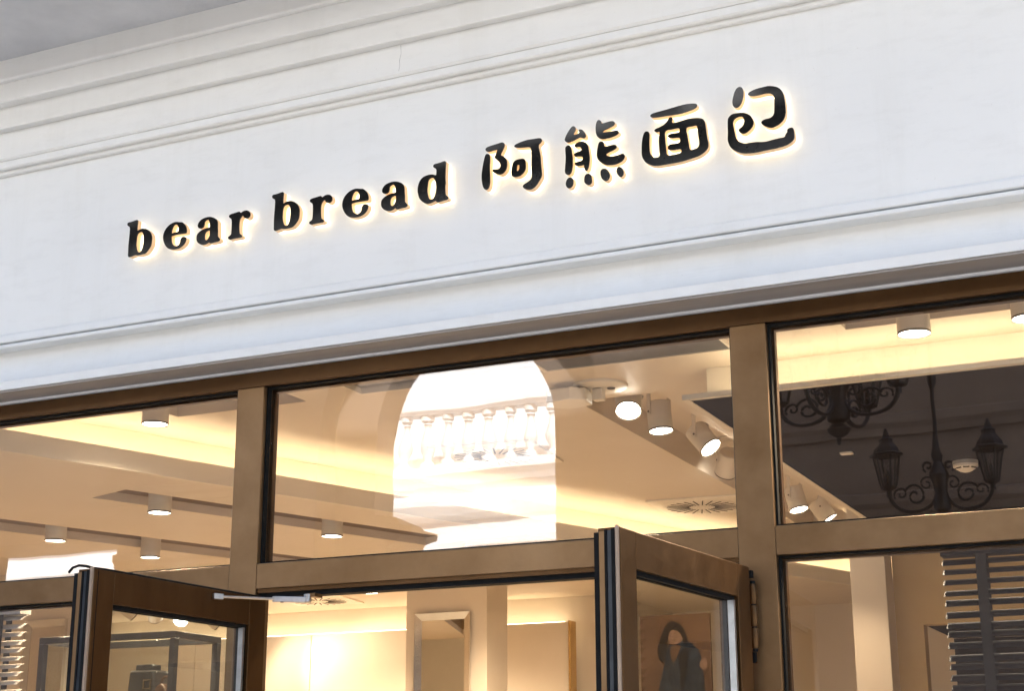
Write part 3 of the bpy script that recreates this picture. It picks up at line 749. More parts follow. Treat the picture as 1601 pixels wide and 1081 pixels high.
def clip_mesh(me):
    bm = bmesh.new()
    bm.from_mesh(me)
    for co, no in (((0, RY0 + 0.031, 0), (0, -1, 0)), ((0, RY1 - 0.001, 0), (0, 1, 0)), ((RX0 + 0.001, 0, 0), (-1, 0, 0))):
        bmesh.ops.bisect_plane(bm, geom=list(bm.verts) + list(bm.edges) + list(bm.faces), plane_co=co, plane_no=no, clear_outer=True)
    bmesh.ops.recalc_face_normals(bm, faces=bm.faces)
    bm.to_mesh(me)
    bm.free()
    return me


CH = [(0.9, 3.35, 0.46, 0.80), (-0.2, 5.2, 1.78, 2.18)]
me = slab(-4.0, 11.0, 0.031, 8.0, CH, ZL, ZL + 0.05)
me.transform(ROT)
clip_mesh(me)
me.materials.append(MATS['shop_ceiling'])
lc = struct(put('lower_ceiling', me))
for (a, b_, c, d) in CH:
    m = MB()
    t = 0.015
    z0, z1 = ZL + 0.0505, ZL + 0.16
    m.box(a - t, b_ + t, c - t, d + t, z1, z1 + 0.02)
    m.box(a - t, a, c - t, d + t, z0, z1)
    m.box(b_, b_ + t, c - t, d + t, z0, z1)
    m.box(a, b_, c - t, c, z0, z1)
    m.box(a, b_, d, d + t, z0, z1)
    m.xf(ROT)
    me = m.mesh('recess_box', 'shop_recess')
    clip_mesh(me)
    put('recess_box', me, lc)
me = B(-4, 11.0, 0.0, 0.03, ZL - 0.001, 3.252).xf(ROT).mesh('cove_lip', 'shop_lip')
clip_mesh(me)
put('cove_lip', me, lc)
me = B(-4, 11.0, 0.27, 0.30, ZL + 0.0503, ZU - 0.0005).xf(ROT).mesh('cove_back', 'shop_lip')
clip_mesh(me)
put('cove_back', me, lc)

# dark soffit at the right behind a straight cove
ds = struct(B(-2.08, RX1, 0.972, 5.2, ZK, ZK + 0.03).build('dark_ceiling', 'shop_dark'))
B(-2.08, RX1, 0.94, 0.971, ZK, 3.242).build('cove_lip', 'shop_lip', ds)
B(-2.11, -2.0805, 0.94, 5.2, ZK - 0.002, 3.242).build('cove_side', 'shop_lip', ds)

B(-2.08, RX1, 1.20, 1.23, ZK + 0.0303, ZU - 0.0005).build('cove_back', 'shop_lip', ds)

# light strips lying in the coves
for (nm, mb, lab) in (
        ('led_strip', B(0.0, 8.2, 0.10, 0.125, ZL + 0.051, ZL + 0.062).xf(ROT), 'warm light strip hidden in the slanting ceiling cove'),
        ('led_strip', B(-2.0, RX1 - 0.05, 1.03, 1.055, ZK + 0.031, ZK + 0.042), 'warm light strip in the straight cove above the dark ceiling'),
        ('led_strip', B(-9.8, -5.1, 6.60, 6.625, 2.928, 2.94), 'warm light strip on top of the panelling at the back wall')):
    tag(mb.build(nm, 'led_dim' if 'panelling' in lab else 'led'), lab, 'light strip', 'cove light strips')

# panelling in front of the back wall with a brass edge, and two columns
pn = thing('wall_panelling', 'cream wall panelling with brass end strip along the back of the shop', 'wall panel')
for k in range(4):
    x0 = -9.9 + k * 1.2225
    B(x0 + 0.003, x0 + 1.2195, 6.50, 6.60, 0.021, 2.926).build('panel', 'shop_wall', pn, bevel=0.003)
B(-5.012, -4.995, 6.48, 6.60, 0.021, 2.932).build('edge_strip', 'brass', pn)
c1 = thing('column', 'cream square column carrying a bevelled silver mirror, seen through the doorway', 'column')
B(-5.685, -5.02, 5.0, 5.35, 0.021, ZU).build('shaft', 'shop_wall', c1, bevel=0.004)
B(-5.72, -4.985, 4.965, 5.385, 0.021, 0.14).build('plinth', 'shop_lip', c1, bevel=0.004)
c2 = thing('column', 'cream square column behind the lower right shop window', 'column')
B(-2.36, -2.13, 4.98, 5.199, 0.021, ZU).build('shaft', 'shop_wall', c2, bevel=0.004)
B(-2.38, -2.11, 4.96, 5.199, 0.021, 0.14).build('plinth', 'shop_lip', c2, bevel=0.004)
# partition with an ochre bulkhead over a dark opening
pt = thing('partition_wall', 'ochre bulkhead wall over a dark opening behind the right window blind', 'wall')
B(-2.129, RX1, 5.2, 5.32, 2.645, 3.40).build('bulkhead', 'shop_ochre', pt)
B(-2.129, -1.95, 5.2, 5.32, 0.021, 2.6445).build('jamb', 'shop_ochre', pt)
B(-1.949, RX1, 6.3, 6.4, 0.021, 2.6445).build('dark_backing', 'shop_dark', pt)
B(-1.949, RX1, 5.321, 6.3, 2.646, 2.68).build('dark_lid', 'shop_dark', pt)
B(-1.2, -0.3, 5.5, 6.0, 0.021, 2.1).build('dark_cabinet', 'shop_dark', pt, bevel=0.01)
p2 = thing('partition_wall', 'cream partition wall beside the framed mirror at far left', 'wall')
B(-9.6, -7.45, 3.62, 3.76, 0.021, 3.149).build('board', 'shop_wall', p2)


# framed mirrors
def mirror(label, x0, x1, y, ztop, z0, w):
    t = thing('wall_mirror', label, 'mirror', group='framed mirrors')
    B(x0 + w, x1 - w, y - 0.012, y - 0.002, z0 + w, ztop - w).build('mirror_glass', 'mirror', t)
    for (nm, a, b_, c, d, hor) in (('frame_bar', x0, x1, ztop - w, ztop, True), ('frame_bar', x0, x1, z0, z0 + w, True),
                                   ('frame_bar', x0, x0 + w, z0, ztop, False), ('frame_bar', x1 - w, x1, z0, ztop, False)):
        m = MB()
        e = 0.03
        if hor:
            inner = c if c > z0 + w else d
            outer = d if inner == c else c
            zs = -w if inner == c else w
            m.add([(a, y - 0.002, outer), (b_, y - 0.002, outer), (b_ , y - e, outer), (a, y - e, outer),
                   (a + w, y - 0.013, inner), (b_ - w, y - 0.013, inner), (a + w, y - 0.002, inner), (b_ - w, y - 0.002, inner)],
                  [(0, 1, 2, 3), (3, 2, 5, 4), (4, 5, 7, 6), (6, 7, 1, 0), (0, 3, 4, 6), (1, 7, 5, 2)])
        else:
            left = a == x0
            outer = a if left else b_
            inner = b_ if left else a
            m.add([(outer, y - 0.002, c), (outer, y - 0.002, d), (outer, y - e, d), (outer, y - e, c),
                   (inner, y - 0.013, c + w), (inner, y - 0.013, d - w), (inner, y - 0.002, c + w), (inner, y - 0.002, d - w)],
                  [(0, 1, 2, 3), (3, 2, 5, 4), (4, 5, 7, 6), (6, 7, 1, 0), (0, 3, 4, 6), (1, 7, 5, 2)])
        m.build(nm, 'chrome', t)
    return t


mirror('tall silver framed mirror with slanted edges on the column inside the doorway', -5.60, -5.145, 5.0, 2.865, 0.9, 0.052)
mirror('silver framed mirror on the partition seen through the lower left window', -8.05, -7.68, 3.62, 2.80, 0.9, 0.05)


# ------------------------------------------------------------------ lamps
def lamp_light(parent, loc, direction, energy, angle, size=0.05):
    d = bpy.data.lights.new('lamp_light', 'SPOT')
    d.energy = energy
    d.color = (1.0, 0.78, 0.54)
    d.spot_size = rad(angle)
    d.spot_blend = 0.6
    d.shadow_soft_size = size
    o = bpy.data.objects.new('lamp_light', d)
    COL.objects.link(o)
    o.parent = parent
    o.location = loc
    o.rotation_euler = Vector(direction).to_track_quat('-Z', 'Y').to_euler()
    return o


def cyl_lamp(t, base, axis, length, r):
    """open cylinder from base along axis; lens set back inside the mouth; parts of t (local coordinates)"""
    ax = Vector(axis).normalized()
    MB().lathe([(0, 0), (r - 0.004, 0), (r, 0.004), (r, length), (r - 0.004, length), (r - 0.006, length - 0.012), (0, length - 0.012)], base, 28, ax).build('housing', 'fixture_white', t, True)
    MB().lathe([(r - 0.0045, length - 0.004), (r - 0.0005, length + 0.0035), (r + 0.001, length + 0.0005), (r + 0.0008, length - 0.006)], base, 28, ax).build('rim', 'fixture_rim', t, True)
    MB().lathe([(0, length - 0.006), (r * 0.84, length - 0.007), (r * 0.84, length - 0.0115), (0, length - 0.0115)], base, 28, ax).build('lens', 'lens', t, True)
    return Vector(base) + ax * (length + 0.02), ax


def downlight(x, y, ztop, zbot, label, energy=76, r=0.064, wide=150):
    t = thing('downlight', label, 'downlight', (x, y, zbot), 'lit cylinder ceiling downlights')
    p, ax = cyl_lamp(t, (0, 0, ztop - zbot), (0, 0, -1), ztop - zbot, r)
    lamp_light(t, p, ax, energy, wide)
    return t


def spot(x, y, ztop, aim, label, energy=34, r=0.062):
    t = thing('spotlight', label, 'spotlight', (x, y, ztop), 'tilting spotlights in the ceiling channel')
    ax = Vector(aim).normalized()
    side = ax.cross(Vector((0, 0, 1)))
    if side.length < 0.05:
        side = Vector((1, 0, 0))
    side.normalize()
    hub = Vector((0, 0, -0.135))
    for s in (-1, 1):
        m = MB().box(-0.012, 0.012, -0.003, 0.003, -0.150, -0.001)
        q = Matrix.Rotation(math.atan2(side.y, side.x) + math.pi / 2, 4, 'Z')
        m.xf(Matrix.Translation(side * s * (r + 0.004)) @ q).build('bracket_arm', 'fixture_white', t)
        MB().lathe([(0, 0), (0.006, 0), (0.006, 0.003), (0, 0.003)], hub + side * s * (r + 0.007), 10, side * s).build('pivot_screw', 'fixture_rim', t, True)
    MB().lathe([(0, 0), (0.05, 0), (0.05, -0.008), (0, -0.008)], (0, 0, -0.0005), 20).build('mount_plate', 'fixture_white', t, True)
    p, ax = cyl_lamp(t, hub - ax * 0.055, ax, 0.15, r)
    lamp_light(t, p, ax, energy, 80, 0.04)
    return t


ZR = ZU + 0.16
downlight(-1.055, 0.625, ZR, 3.30, 'lit downlight in the upper right window pane, lens fully visible')
downlight(-0.625, 0.600, ZR, 3.30, 'lit downlight cut by the right picture edge')
downlight(-4.655, 0.615, ZR, 3.30, 'large lit downlight at the top of the upper left window pane')
downlight(-5.37, 1.61, ZL + 0.16, 3.08, 'lit downlight in the dark slot, middle of the upper left pane')
downlight(-4.95, 2.73, ZL + 0.16, 3.08, 'lit downlight at lower left of the wide middle pane')
downlight(-6.556, 2.144, ZL + 0.16, 3.08, 'leftmost lit downlight above the white reflection in the left pane')
downlight(-6.48, 2.97, ZL + 0.16, 3.08, 'lit downlight low in the left pane, next to the door top')
downlight(-4.55, 3.84, ZL + 0.0, 3.08, 'lit downlight inside the bright arch reflection of the middle pane')
downlight(-6.145, 5.25, ZL, 3.08, 'small lit downlight seen under the door head')
spot(-2.62, 1.64, ZR, (0.18, -0.55, -0.9), 'first spotlight of the middle channel, lens facing the street')
spot(-2.60, 2.02, ZR, (0.10, -0.06, -1), 'second spotlight of the middle channel, pointing straight down')
spot(-2.58, 2.62, ZR, (0.60, -0.15, -0.75), 'third spotlight of the middle channel, tilted to the right')
spot(-2.64, 3.30, ZR, (-0.45, 0.65, -0.75), 'fourth spotlight of the channel, half hidden by the post', 40)
spot(-2.60, 4.60, ZR, (0.25, -0.1, -1), 'spotlight at lower left of the upper right pane', 30)
spot(-2.56, 5.10, ZR, (0.5, 0.1, -0.8), 'last spotlight of the channel, at the bottom of the right pane', 40)
aims = [(0.5, 0.8, -0.6), (-0.5, 0.9, -0.6), (0.25, -0.75, -0.7), (0.55, 0.8, -0.6), (0.8, 0.6, -0.55)]
where = ['first', 'second', 'third', 'fourth', 'fifth']
for k, (x, y) in enumerate(((-8.06, 4.72), (-8.02, 5.03), (-7.97, 5.35), (-7.93, 5.66), (-7.72, 5.95))):
    spot(x, y, ZL, aims[k], where[k] + ' from the left in the row of tilted spotlights behind the left door', 12, 0.062)


# swirl diffusers: square plate with a ring of radial slots
slot_me = B(0.085, 0.235, -0.0040, 0.0040, -0.0012, 0.0012).mesh('slot', 'slot_dark')


def swirl(x, y, z, label, rz=0.0, sq=0.6):
    t = thing('air_diffuser', label, 'air vent', (x, y, z), 'square swirl air diffusers', rz)
    h = sq / 2
    B(-h, h, -h, h, -0.012, -0.0005).build('plate', 'fixture_white', t, bevel=0.003)
    MB().lathe([(0, -0.016), (0.25, -0.016), (0.256, -0.012)], (0, 0, 0), 40).build('disc', 'fixture_white', t)
    MB().lathe([(0, -0.021), (0.066, -0.021), (0.072, -0.0165)], (0, 0, 0), 28).build('hub', 'fixture_white', t)
    for k in range(24):
        s = put('slot', slot_me, t)
        a = 2 * math.pi * k / 24
        s.location = (0, 0, -0.0175)
        s.rotation_euler = (0, 0, a + 0.0)
    return t


swirl(-3.20, 4.50, ZU, 'square air diffuser with dark radial slots at lower right of the middle pane', rad(4))
swirl(-3.72, 2.45, ZU, 'square air diffuser seen inside the arch reflection of the middle pane', rad(6))
swirl(-7.05, 5.95, ZL, 'small air diffuser on the ceiling seen under the door head', rad(10))

# linear grille in the ceiling just behind the glass
gr = thing('ceiling_grille', 'grey linear air grille on the ceiling along the top of the middle pane', 'air vent')
for k in range(22):
    y = 0.512 + k * 0.0175
    B(-2.72, -1.88, y, y + 0.006, ZU - 0.012, ZU + 0.010).build('slat', 'grille_grey', gr)
m = MB()
m.box(-3.69, -1.86, 0.498, 0.51, ZU - 0.014, ZU + 0.012)
m.box(-3.69, -1.86, 0.892, 0.904, ZU - 0.014, ZU + 0.012)
m.box(-1.872, -1.86, 0.51, 0.892, ZU - 0.014, ZU + 0.012)
m.box(-3.69, -3.678, 0.51, 0.892, ZU - 0.014, ZU + 0.012)
m.box(-2.74, -2.72, 0.51, 0.892, ZU - 0.014, ZU + 0.012)
m.build('grille_frame', 'fixture_white', gr)
B(-3.677, -2.741, 0.511, 0.891, ZU + 0.02, ZU + 0.03).build('cover_plate', 'grille_grey', gr)

# alarm sensor by the grille: round base, swivel box and square can
sn = thing('alarm_sensor', 'white round ceiling sensor with swivel box beside the middle grille', 'sensor', (-2.62, 1.27, ZU))
MB().lathe([(0, -0.02), (0.10, -0.02), (0.125, -0.012), (0.13, -0.0005)], (0, 0, 0), 32).build('base', 'fixture_white', sn, True)
MB().lathe([(0, -0.025), (0.018, -0.025), (0.02, -0.0205)], (0.055, 0.0, 0), 14).build('lens_eye', 'slot_dark', sn, True)
B(-0.03, 0.02, -0.03, 0.02, -0.075, -0.0205).build('swivel', 'fixture_white', sn, bevel=0.004)
MB().prism_z([(-0.23, -0.10), (-0.10, -0.13), (-0.04, -0.08), (-0.05, 0.03), (-0.17, 0.06), (-0.25, 0.0)], -0.085, -0.025).build('sensor_head', 'fixture_white', sn, bevel=0.006)
B(-0.245, -0.05, -0.04, -0.02, -0.0245, -0.0005).build('head_bracket', 'fixture_white', sn)

# smoke detector and a small square sensor under the dark ceiling
sd = thing('smoke_detector', 'white conical smoke detector under the dark ceiling in the right pane', 'smoke detector', (-1.235, 2.80, ZK))
MB().lathe([(0, -0.018), (0.062, -0.018), (0.064, -0.012), (0.064, -0.0005)], (0, 0, 0), 32).build('base', 'grille_grey', sd, True)
MB().lathe([(0.062, -0.0185), (0.062, -0.030), (0.030, -0.052), (0.018, -0.056), (0, -0.058)], (0, 0, 0), 32).build('cone', 'fixture_white', sd, True)
for k in range(8):
    a = 2 * math.pi * k / 8 + 0.2
    m = MB().box(-0.016, 0.016, -0.0015, 0.0015, -0.004, 0.004)
    m.xf(Matrix.Rotation(a, 4, 'Z') @ Matrix.Translation((0, 0.051, -0.0385)) @ Matrix.Rotation(rad(-52), 4, 'X')).build('vent_slot', 'slot_dark', sd)
sq = thing('ceiling_sensor', 'tiny pale square plate on the dark ceiling of the right pane', 'sensor', (-1.73, 2.32, ZK))
B(-0.03, 0.03, -0.022, 0.022, -0.010, -0.0005).build('plate', 'fixture_white', sq, bevel=0.002)

# ------------------------------------------------------------------ window dressing
def blind(label, x0, x1, ztop, n, mat, tapes, rz=31):
    t = thing('window_blind', label, 'blind', group='slatted window blinds')
    w = x1 - x0
    me = MB().add([(-w / 2, -0.024, 0), (w / 2, -0.024, 0), (w / 2, 0, 0.004), (-w / 2, 0, 0.004), (w / 2, 0.024, 0), (-w / 2, 0.024, 0),
                   (-w / 2, -0.024, -0.0014), (w / 2, -0.024, -0.0014), (w / 2, 0, 0.0026), (-w / 2, 0, 0.0026), (w / 2, 0.024, -0.0014), (-w / 2, 0.024, -0.0014)],
                  [(0, 1, 2, 3), (3, 2, 4, 5), (7, 6, 9, 8), (8, 9, 11, 10), (0, 6, 7, 1), (5, 4, 10, 11), (0, 3, 9, 6), (3, 5, 11, 9), (1, 7, 8, 2), (2, 8, 10, 4)]).mesh('slat', mat)
    for k in range(n):
        s = put('slat', me, t)
        s.location = ((x0 + x1) / 2, 0.33, ztop - 0.045 - k * 0.0366)
        s.rotation_euler = (rad(rz + random.uniform(-2.5, 2.5)), rad(random.uniform(-0.25, 0.25)), rad(random.uniform(-0.2, 0.2)))
    B(x0, x1, 0.295, 0.365, ztop - 0.03, ztop + 0.02).build('head_box', mat, t)
    B(x0, x1, 0.31, 0.35, ztop - 0.065 - n * 0.0366, ztop - 0.045 - n * 0.0366).build('bottom_bar', mat, t)
    for tx in tapes:
        for yy in (0.300, 0.3585):
            B(tx - 0.018, tx + 0.018, yy, yy + 0.0015, ztop - 0.05 - n * 0.0366, ztop - 0.03).build('ladder_tape', 'tape_dark', t)
    return t


blind('dark navy slatted blind behind the lower right window pane', -0.965, 1.4, 2.42, 34, 'slat_dark', (-0.83, 0.2, 1.2))
blind('pale slatted blind at the far left edge of the lower left window', -6.6, -5.10, 2.42, 34, 'slat_pale', (-5.22, -6.4))

# ------------------------------------------------------------------ glass display case with bags
ca = thing('display_case', 'black framed glass display case holding bags behind the left door', 'display case')
X0, X1, Y0, Y1, Z1 = -6.135, -5.21, 1.60, 2.02, 2.432
pw = 0.036
for (x, y) in ((X0, Y0), (X1 - pw, Y0), (X0, Y1 - pw), (X1 - pw, Y1 - pw)):
    B(x, x + pw, y, y + pw, 0.021, Z1 - pw - 0.0005).build('post', 'black_frame', ca, bevel=0.002)
B(X0, X1, Y0, Y0 + pw, Z1 - pw, Z1).build('top_bar', 'black_frame', ca, bevel=0.002)
B(X0, X1, Y1 - pw, Y1, Z1 - pw, Z1).build('top_bar', 'black_frame', ca, bevel=0.002)
B(X0, X0 + pw, Y0 + pw + 0.0005, Y1 - pw - 0.0005, Z1 - pw, Z1).build('top_bar', 'black_frame', ca, bevel=0.002)
B(X1 - pw, X1, Y0 + pw + 0.0005, Y1 - pw - 0.0005, Z1 - pw, Z1).build('top_bar', 'black_frame', ca, bevel=0.002)
B(X0 + pw, X1 - pw, Y0 + 0.018, Y0 + 0.026, 0.05, Z1 - pw).build('case_pane', 'case_glass', ca)
B(X0 + 0.018, X0 + 0.026, Y0 + pw, Y1 - pw, 0.05, Z1 - pw).build('case_pane', 'case_glass', ca)
B(X0 + pw, X1 - pw, Y0 + pw, Y1 - pw, 1.93, 1.95).build('shelf', 'black_frame', ca)
B(X0 + pw, X1 - pw, Y0 + pw, Y1 - pw, 0.5, 0.52).build('shelf', 'black_frame', ca)


def handbag(label, loc, w, h, d, mat, dome):
    t = thing('handbag', label, 'handbag', loc)
    if dome:
        pr = [(-w / 2, 0), (w / 2, 0)] + [(w / 2 * math.cos(a), h * 0.45 + h * 0.55 * math.sin(a)) for a in [math.pi * k / 14 for k in range(15)]]
        MB().prism_y(pr, -d / 2, d / 2).build('body', mat, t, True, bevel=0.012)
        pth = [(w * 0.28 * math.cos(math.pi * k / 12), 0, h * 0.94 + 0.05 * math.sin(math.pi * k / 12)) for k in range(13)]
        MB().tube(pth, 0.008, 8).build('handle', mat, t, True)
    else:
        pr = [(-w * 0.46, 0), (w * 0.46, 0), (w * 0.5, h * 0.3), (w * 0.47, h * 0.62), (w * 0.43, h * 0.9), (-w * 0.43, h * 0.9), (-w * 0.47, h * 0.62), (-w * 0.5, h * 0.3)]
        MB().prism_y(pr, -d / 2, d / 2).build('body', mat, t, bevel=0.014)
        B(-w * 0.30, w * 0.22, -d * 0.35, d * 0.35, h * 0.88, h).build('collar', mat, t, bevel=0.006)
        B(w * 0.16, w * 0.34, -d / 2 - 0.012, -d / 2 - 0.001, h * 0.30, h * 0.88).build('strap', mat, t, bevel=0.003)
        m = MB()
        zc = h * 0.66
        for (a, b_, c, e) in ((w * 0.12, w * 0.38, zc + 0.020, zc + 0.026), (w * 0.12, w * 0.38, zc - 0.026, zc - 0.020), (w * 0.12, w * 0.15, zc - 0.02, zc + 0.02), (w * 0.35, w * 0.38, zc - 0.02, zc + 0.02)):
            m.box(a, b_, -d / 2 - 0.018, -d / 2 - 0.0125, c, e)
        m.build('buckle', 'brass', t)
    return t


handbag('black leather backpack with brass buckle in the display case', (-5.52, 1.80, 1.951), 0.20, 0.325, 0.13, 'leather_black', False)
handbag('small brown domed handbag beside the black backpack in the case', (-5.36, 1.74, 1.951), 0.11, 0.215, 0.10, 'leather_brown', True)

# ------------------------------------------------------------------ poster on a stand, seen through the right door
po = thing('poster_stand', 'brown fashion poster of a dark haired figure in navy coat behind right door', 'poster')
PX0, PX1, PY = -3.47, -3.015, 4.0
B(PX0, PX1, PY, PY + 0.02, 1.25, 2.655).build('board', 'print_brown', po)
MB().tube([(-3.24, PY + 0.035, 0.03), (-3.24, PY + 0.035, 2.3)], 0.015, 10).build('pole', 'steel', po, True)
MB().lathe([(0, 0.0), (0.2, 0.0), (0.2, 0.008), (0.02, 0.02), (0, 0.02)], (-3.24, PY + 0.03, 0.0215), 28).build('base', 'steel', po, True)


def flat(pts, y, name, mat, parent):
    MB().prism_y(chaikin(pts, 2), y - 0.0012, y).build(name, mat, parent)


flat([(-3.2912, 2.4688), (-3.2451, 2.4887), (-3.1864, 2.4967), (-3.1361, 2.4807), (-3.0859, 2.429), (-3.0691, 2.3374), (-3.0607, 2.194), (-3.0523, 1.7201), (-3.3708, 1.7201), (-3.3582, 2.194), (-3.3373, 2.2856), (-3.3121, 2.3653)], PY - 0.0005, 'printed_coat', 'print_navy', po)
flat([(-3.2283, 2.3971), (-3.1864, 2.4529), (-3.1529, 2.429), (-3.1697, 2.3175), (-3.1948, 2.194), (-3.22, 2.194), (-3.2116, 2.3175)], PY - 0.0018, 'printed_lapel', 'print_hair', po)
flat([(-3.2786, 2.4529), (-3.2451, 2.4688), (-3.199, 2.4648), (-3.22, 2.421), (-3.2535, 2.3573), (-3.2702, 2.3812)], PY - 0.0018, 'printed_collar', 'print_brown', po)
flat([(-3.2828, 2.5604), (-3.2535, 2.5763), (-3.2116, 2.5644), (-3.1864, 2.5246), (-3.1948, 2.4927), (-3.2283, 2.4728), (-3.2619, 2.4688), (-3.287, 2.4927)], PY - 0.0018, 'printed_face', 'print_skin', po)
flat([(-3.308, 2.5803), (-3.2702, 2.6162), (-3.2241, 2.6082), (-3.1864, 2.5723), (-3.1613, 2.5166), (-3.1613, 2.4688), (-3.1864, 2.4688), (-3.1906, 2.5166), (-3.22, 2.5564), (-3.266, 2.5644), (-3.287, 2.5246), (-3.2912, 2.4608), (-3.3038, 2.3971), (-3.3205, 2.3573), (-3.3499, 2.3891), (-3.3582, 2.4529), (-3.3331, 2.5166)], PY - 0.0032, 'printed_hair', 'print_hair', po)
flat([(-3.0942, 2.3493), (-3.0607, 2.3931), (-3.0314, 2.3653), (-3.0481, 2.3095), (-3.0817, 2.3175)], PY - 0.0018, 'printed_hand', 'print_skin', po)

# ================================================================== ACROSS THE WALKWAY (seen in the panes)
aw = thing('arcade_wall', 'stone arcade wall with tall arch opposite the shop, seen mirrored in the panes', 'wall')
YW = -7.9


def arch_bay(x0, x1, zt, cx, r, zs, y0, y1, name, mat):
    """wall x0..x1 up to zt with a round-headed opening, between y1 (back) and y0 (front)"""
    n = 28
    m = MB()
    loop = [(x0, 0.0), (x0, zt), (x1, zt), (x1, 0.0), (cx + r, 0.0)]
    loop += [(cx + r * math.cos(math.pi * k / n), zs + r * math.sin(math.pi * k / n)) for k in range(n + 1)]
    loop += [(cx - r, 0.0)]
    bm = bmesh.new()
    vs = [bm.verts.new((x, y0, z)) for x, z in loop]
    ed = [bm.edges.new((vs[i], vs[(i + 1) % len(vs)])) for i in range(len(vs))]
    bmesh.ops.triangle_fill(bm, use_beauty=True, edges=ed)
    rr = bmesh.ops.extrude_face_region(bm, geom=list(bm.faces))
    bmesh.ops.translate(bm, vec=(0, y1 - y0, 0), verts=[e for e in rr['geom'] if isinstance(e, bmesh.types.BMVert)])
    bmesh.ops.recalc_face_normals(bm, faces=bm.faces)
    me = bpy.data.meshes.new(name)
    bm.to_mesh(me)
    bm.free()
    me.materials.append(MATS[mat])
    return put(name, me, aw)


ZWT, ZWL = 7.0, 6.05
arch_bay(-9.2, -4.6, ZWT, -6.85, 1.55, 5.06, YW, YW - 0.35, 'outer_arch', 'stone_brown')
arch_bay(-9.2, -4.6, ZWT, -6.93, 1.00, 5.10, YW - 0.3505, YW - 0.75, 'inner_arch', 'stone_brown')
B(-10.86, -9.2005, YW - 0.75, YW, 0.0, ZWL).build('wall_block', 'stone_brown', aw)
B(-13.05, -10.8605, YW - 0.75, YW, 4.24, ZWL).build('lintel', 'stone_brown', aw)
B(-13.05, -10.8605, YW - 0.75, YW, 0.0, 3.62).build('glare_block', 'stone_brown', aw)  # unseen infill added to cut the opening's glare in the lower left pane
B(-20, -13.0505, YW - 0.75, YW, 0.0, ZWL).build('wall_block', 'stone_brown', aw)
B(-4.5995, 9.0, YW - 0.75, YW, 2.3, ZWL).build('wall_block', 'stone_brown', aw)
for (a, b_) in ((-4.5995, -3.9), (-0.9, -0.2), (2.8, 3.5), (6.5, 9.0)):  # pillars between low openings added to let bounce light reach the cornice
    B(a, b_, YW - 0.75, YW, 0.0, 2.2995).build('pillar', 'stone_brown', aw)
for z0, d in ((3.85, 0.10), (4.55, 0.06), (5.80, 0.22)):
    for (a, b_) in ((-4.598, 9.0), (-10.84, -9.2)):
        MB().prism_x([(YW + 0.001, z0), (YW + d * 0.5, z0), (YW + d * 0.6, z0 + 0.06), (YW + d, z0 + 0.10), (YW + d, z0 + 0.17), (YW + 0.001, z0 + 0.20)], a, b_).build('string_course', 'stone_brown', aw)
# moulded impost block standing into the arch at its left springing
MB().prism_y([(-7.93, 3.90), (-7.80, 3.90), (-7.78, 3.97), (-7.66, 4.02), (-7.63, 4.07), (-7.50, 4.10), (-7.50, 4.17), (-7.62, 4.19), (-7.68, 4.26), (-7.93, 4.30)], YW - 0.9, YW - 0.355).build('impost', 'stone_brown', aw)

ob = thing('opposite_building', 'sunlit white building with balustrade, seen mirrored through the arch', 'building')
YO = -15.9
B(-26, 8, YO - 6.0, YO - 0.6, 0.0, 13).build('upper_wall', 'stone_white', ob)
MB().prism_x([(YO - 0.6, 0.0), (YO, 0.0), (YO, 5.15), (YO + 0.12, 5.2), (YO + 0.12, 5.3), (YO + 0.04, 5.33), (YO + 0.04, 5.62), (YO + 0.16, 5.7), (YO + 0.22, 5.82), (YO + 0.22, 5.92), (YO + 0.06, 5.95), (YO + 0.06, 6.16),
              (YO + 0.2, 6.22), (YO + 0.28, 6.30), (YO + 0.28, 6.38), (YO - 0.6, 6.38)], -26, 8).build('entablature', 'stone_white', ob)
MB().prism_x([(YO - 0.02, 7.30), (YO + 0.2, 7.30), (YO + 0.24, 7.36), (YO + 0.24, 7.46), (YO - 0.06, 7.46), (YO - 0.06, 7.36)], -26, 8).build('handrail', 'stone_white', ob)
B(-26, 8, YO - 0.0, YO + 0.18, 6.381, 6.46).build('plinth', 'stone_white', ob)
MB().prism_x([(YO - 0.599, 11.20), (YO - 0.1, 11.26), (YO - 0.05, 11.30), (YO - 0.05, 11.46), (YO - 0.599, 11.5)], -26, 8).build('reflection_band', 'iron', ob)  # unseen dark band added so the letter faces mirror a dark streak
for k in range(9):  # unseen dark bars and windows added to break up that mirrored streak
    x = -22.6 + 2.3 * k
    if abs(x + 10.7) > 1.9:
        B(x, x + 0.12, YO - 0.599, YO - 0.5, 7.6, 11.2).build('reflection_bar', 'iron', ob)
    w = B(x + 0.55, x + 1.75, YO - 0.599, YO - 0.54, 11.75, 12.6).build('reflection_window', 'stone_white', ob)
    B(x + 0.63, x + 1.67, YO - 0.5395, YO - 0.535, 11.83, 12.52).build('pane', 'shop_dark', w)
bme = MB().lathe([(0.10, 0), (0.10, 0.06), (0.06, 0.09), (0.055, 0.13), (0.105, 0.26), (0.11, 0.34), (0.075, 0.50), (0.05, 0.64), (0.055, 0.68), (0.075, 0.70), (0.055, 0.73), (0.10, 0.76), (0.10, 0.838)], (0, 0, 0), 14).mesh('baluster', 'stone_white', True)
for k in range(16):
    bo = put('baluster', bme, ob)
    bo.location = (-13.2 + k * 0.36, YO + 0.09, 6.461)


# iron lanterns hanging over the walkway
def scroll(cx, cz, r0, turns, a0, sgn, n=26):
    out = []
    for k in range(n):
        t = k / (n - 1)
        a = a0 + sgn * turns * 2 * math.pi * t
        r = r0 * (1 - 0.82 * t)
        out.append((cx + r * math.cos(a), 0, cz + r * math.sin(a)))
    return out


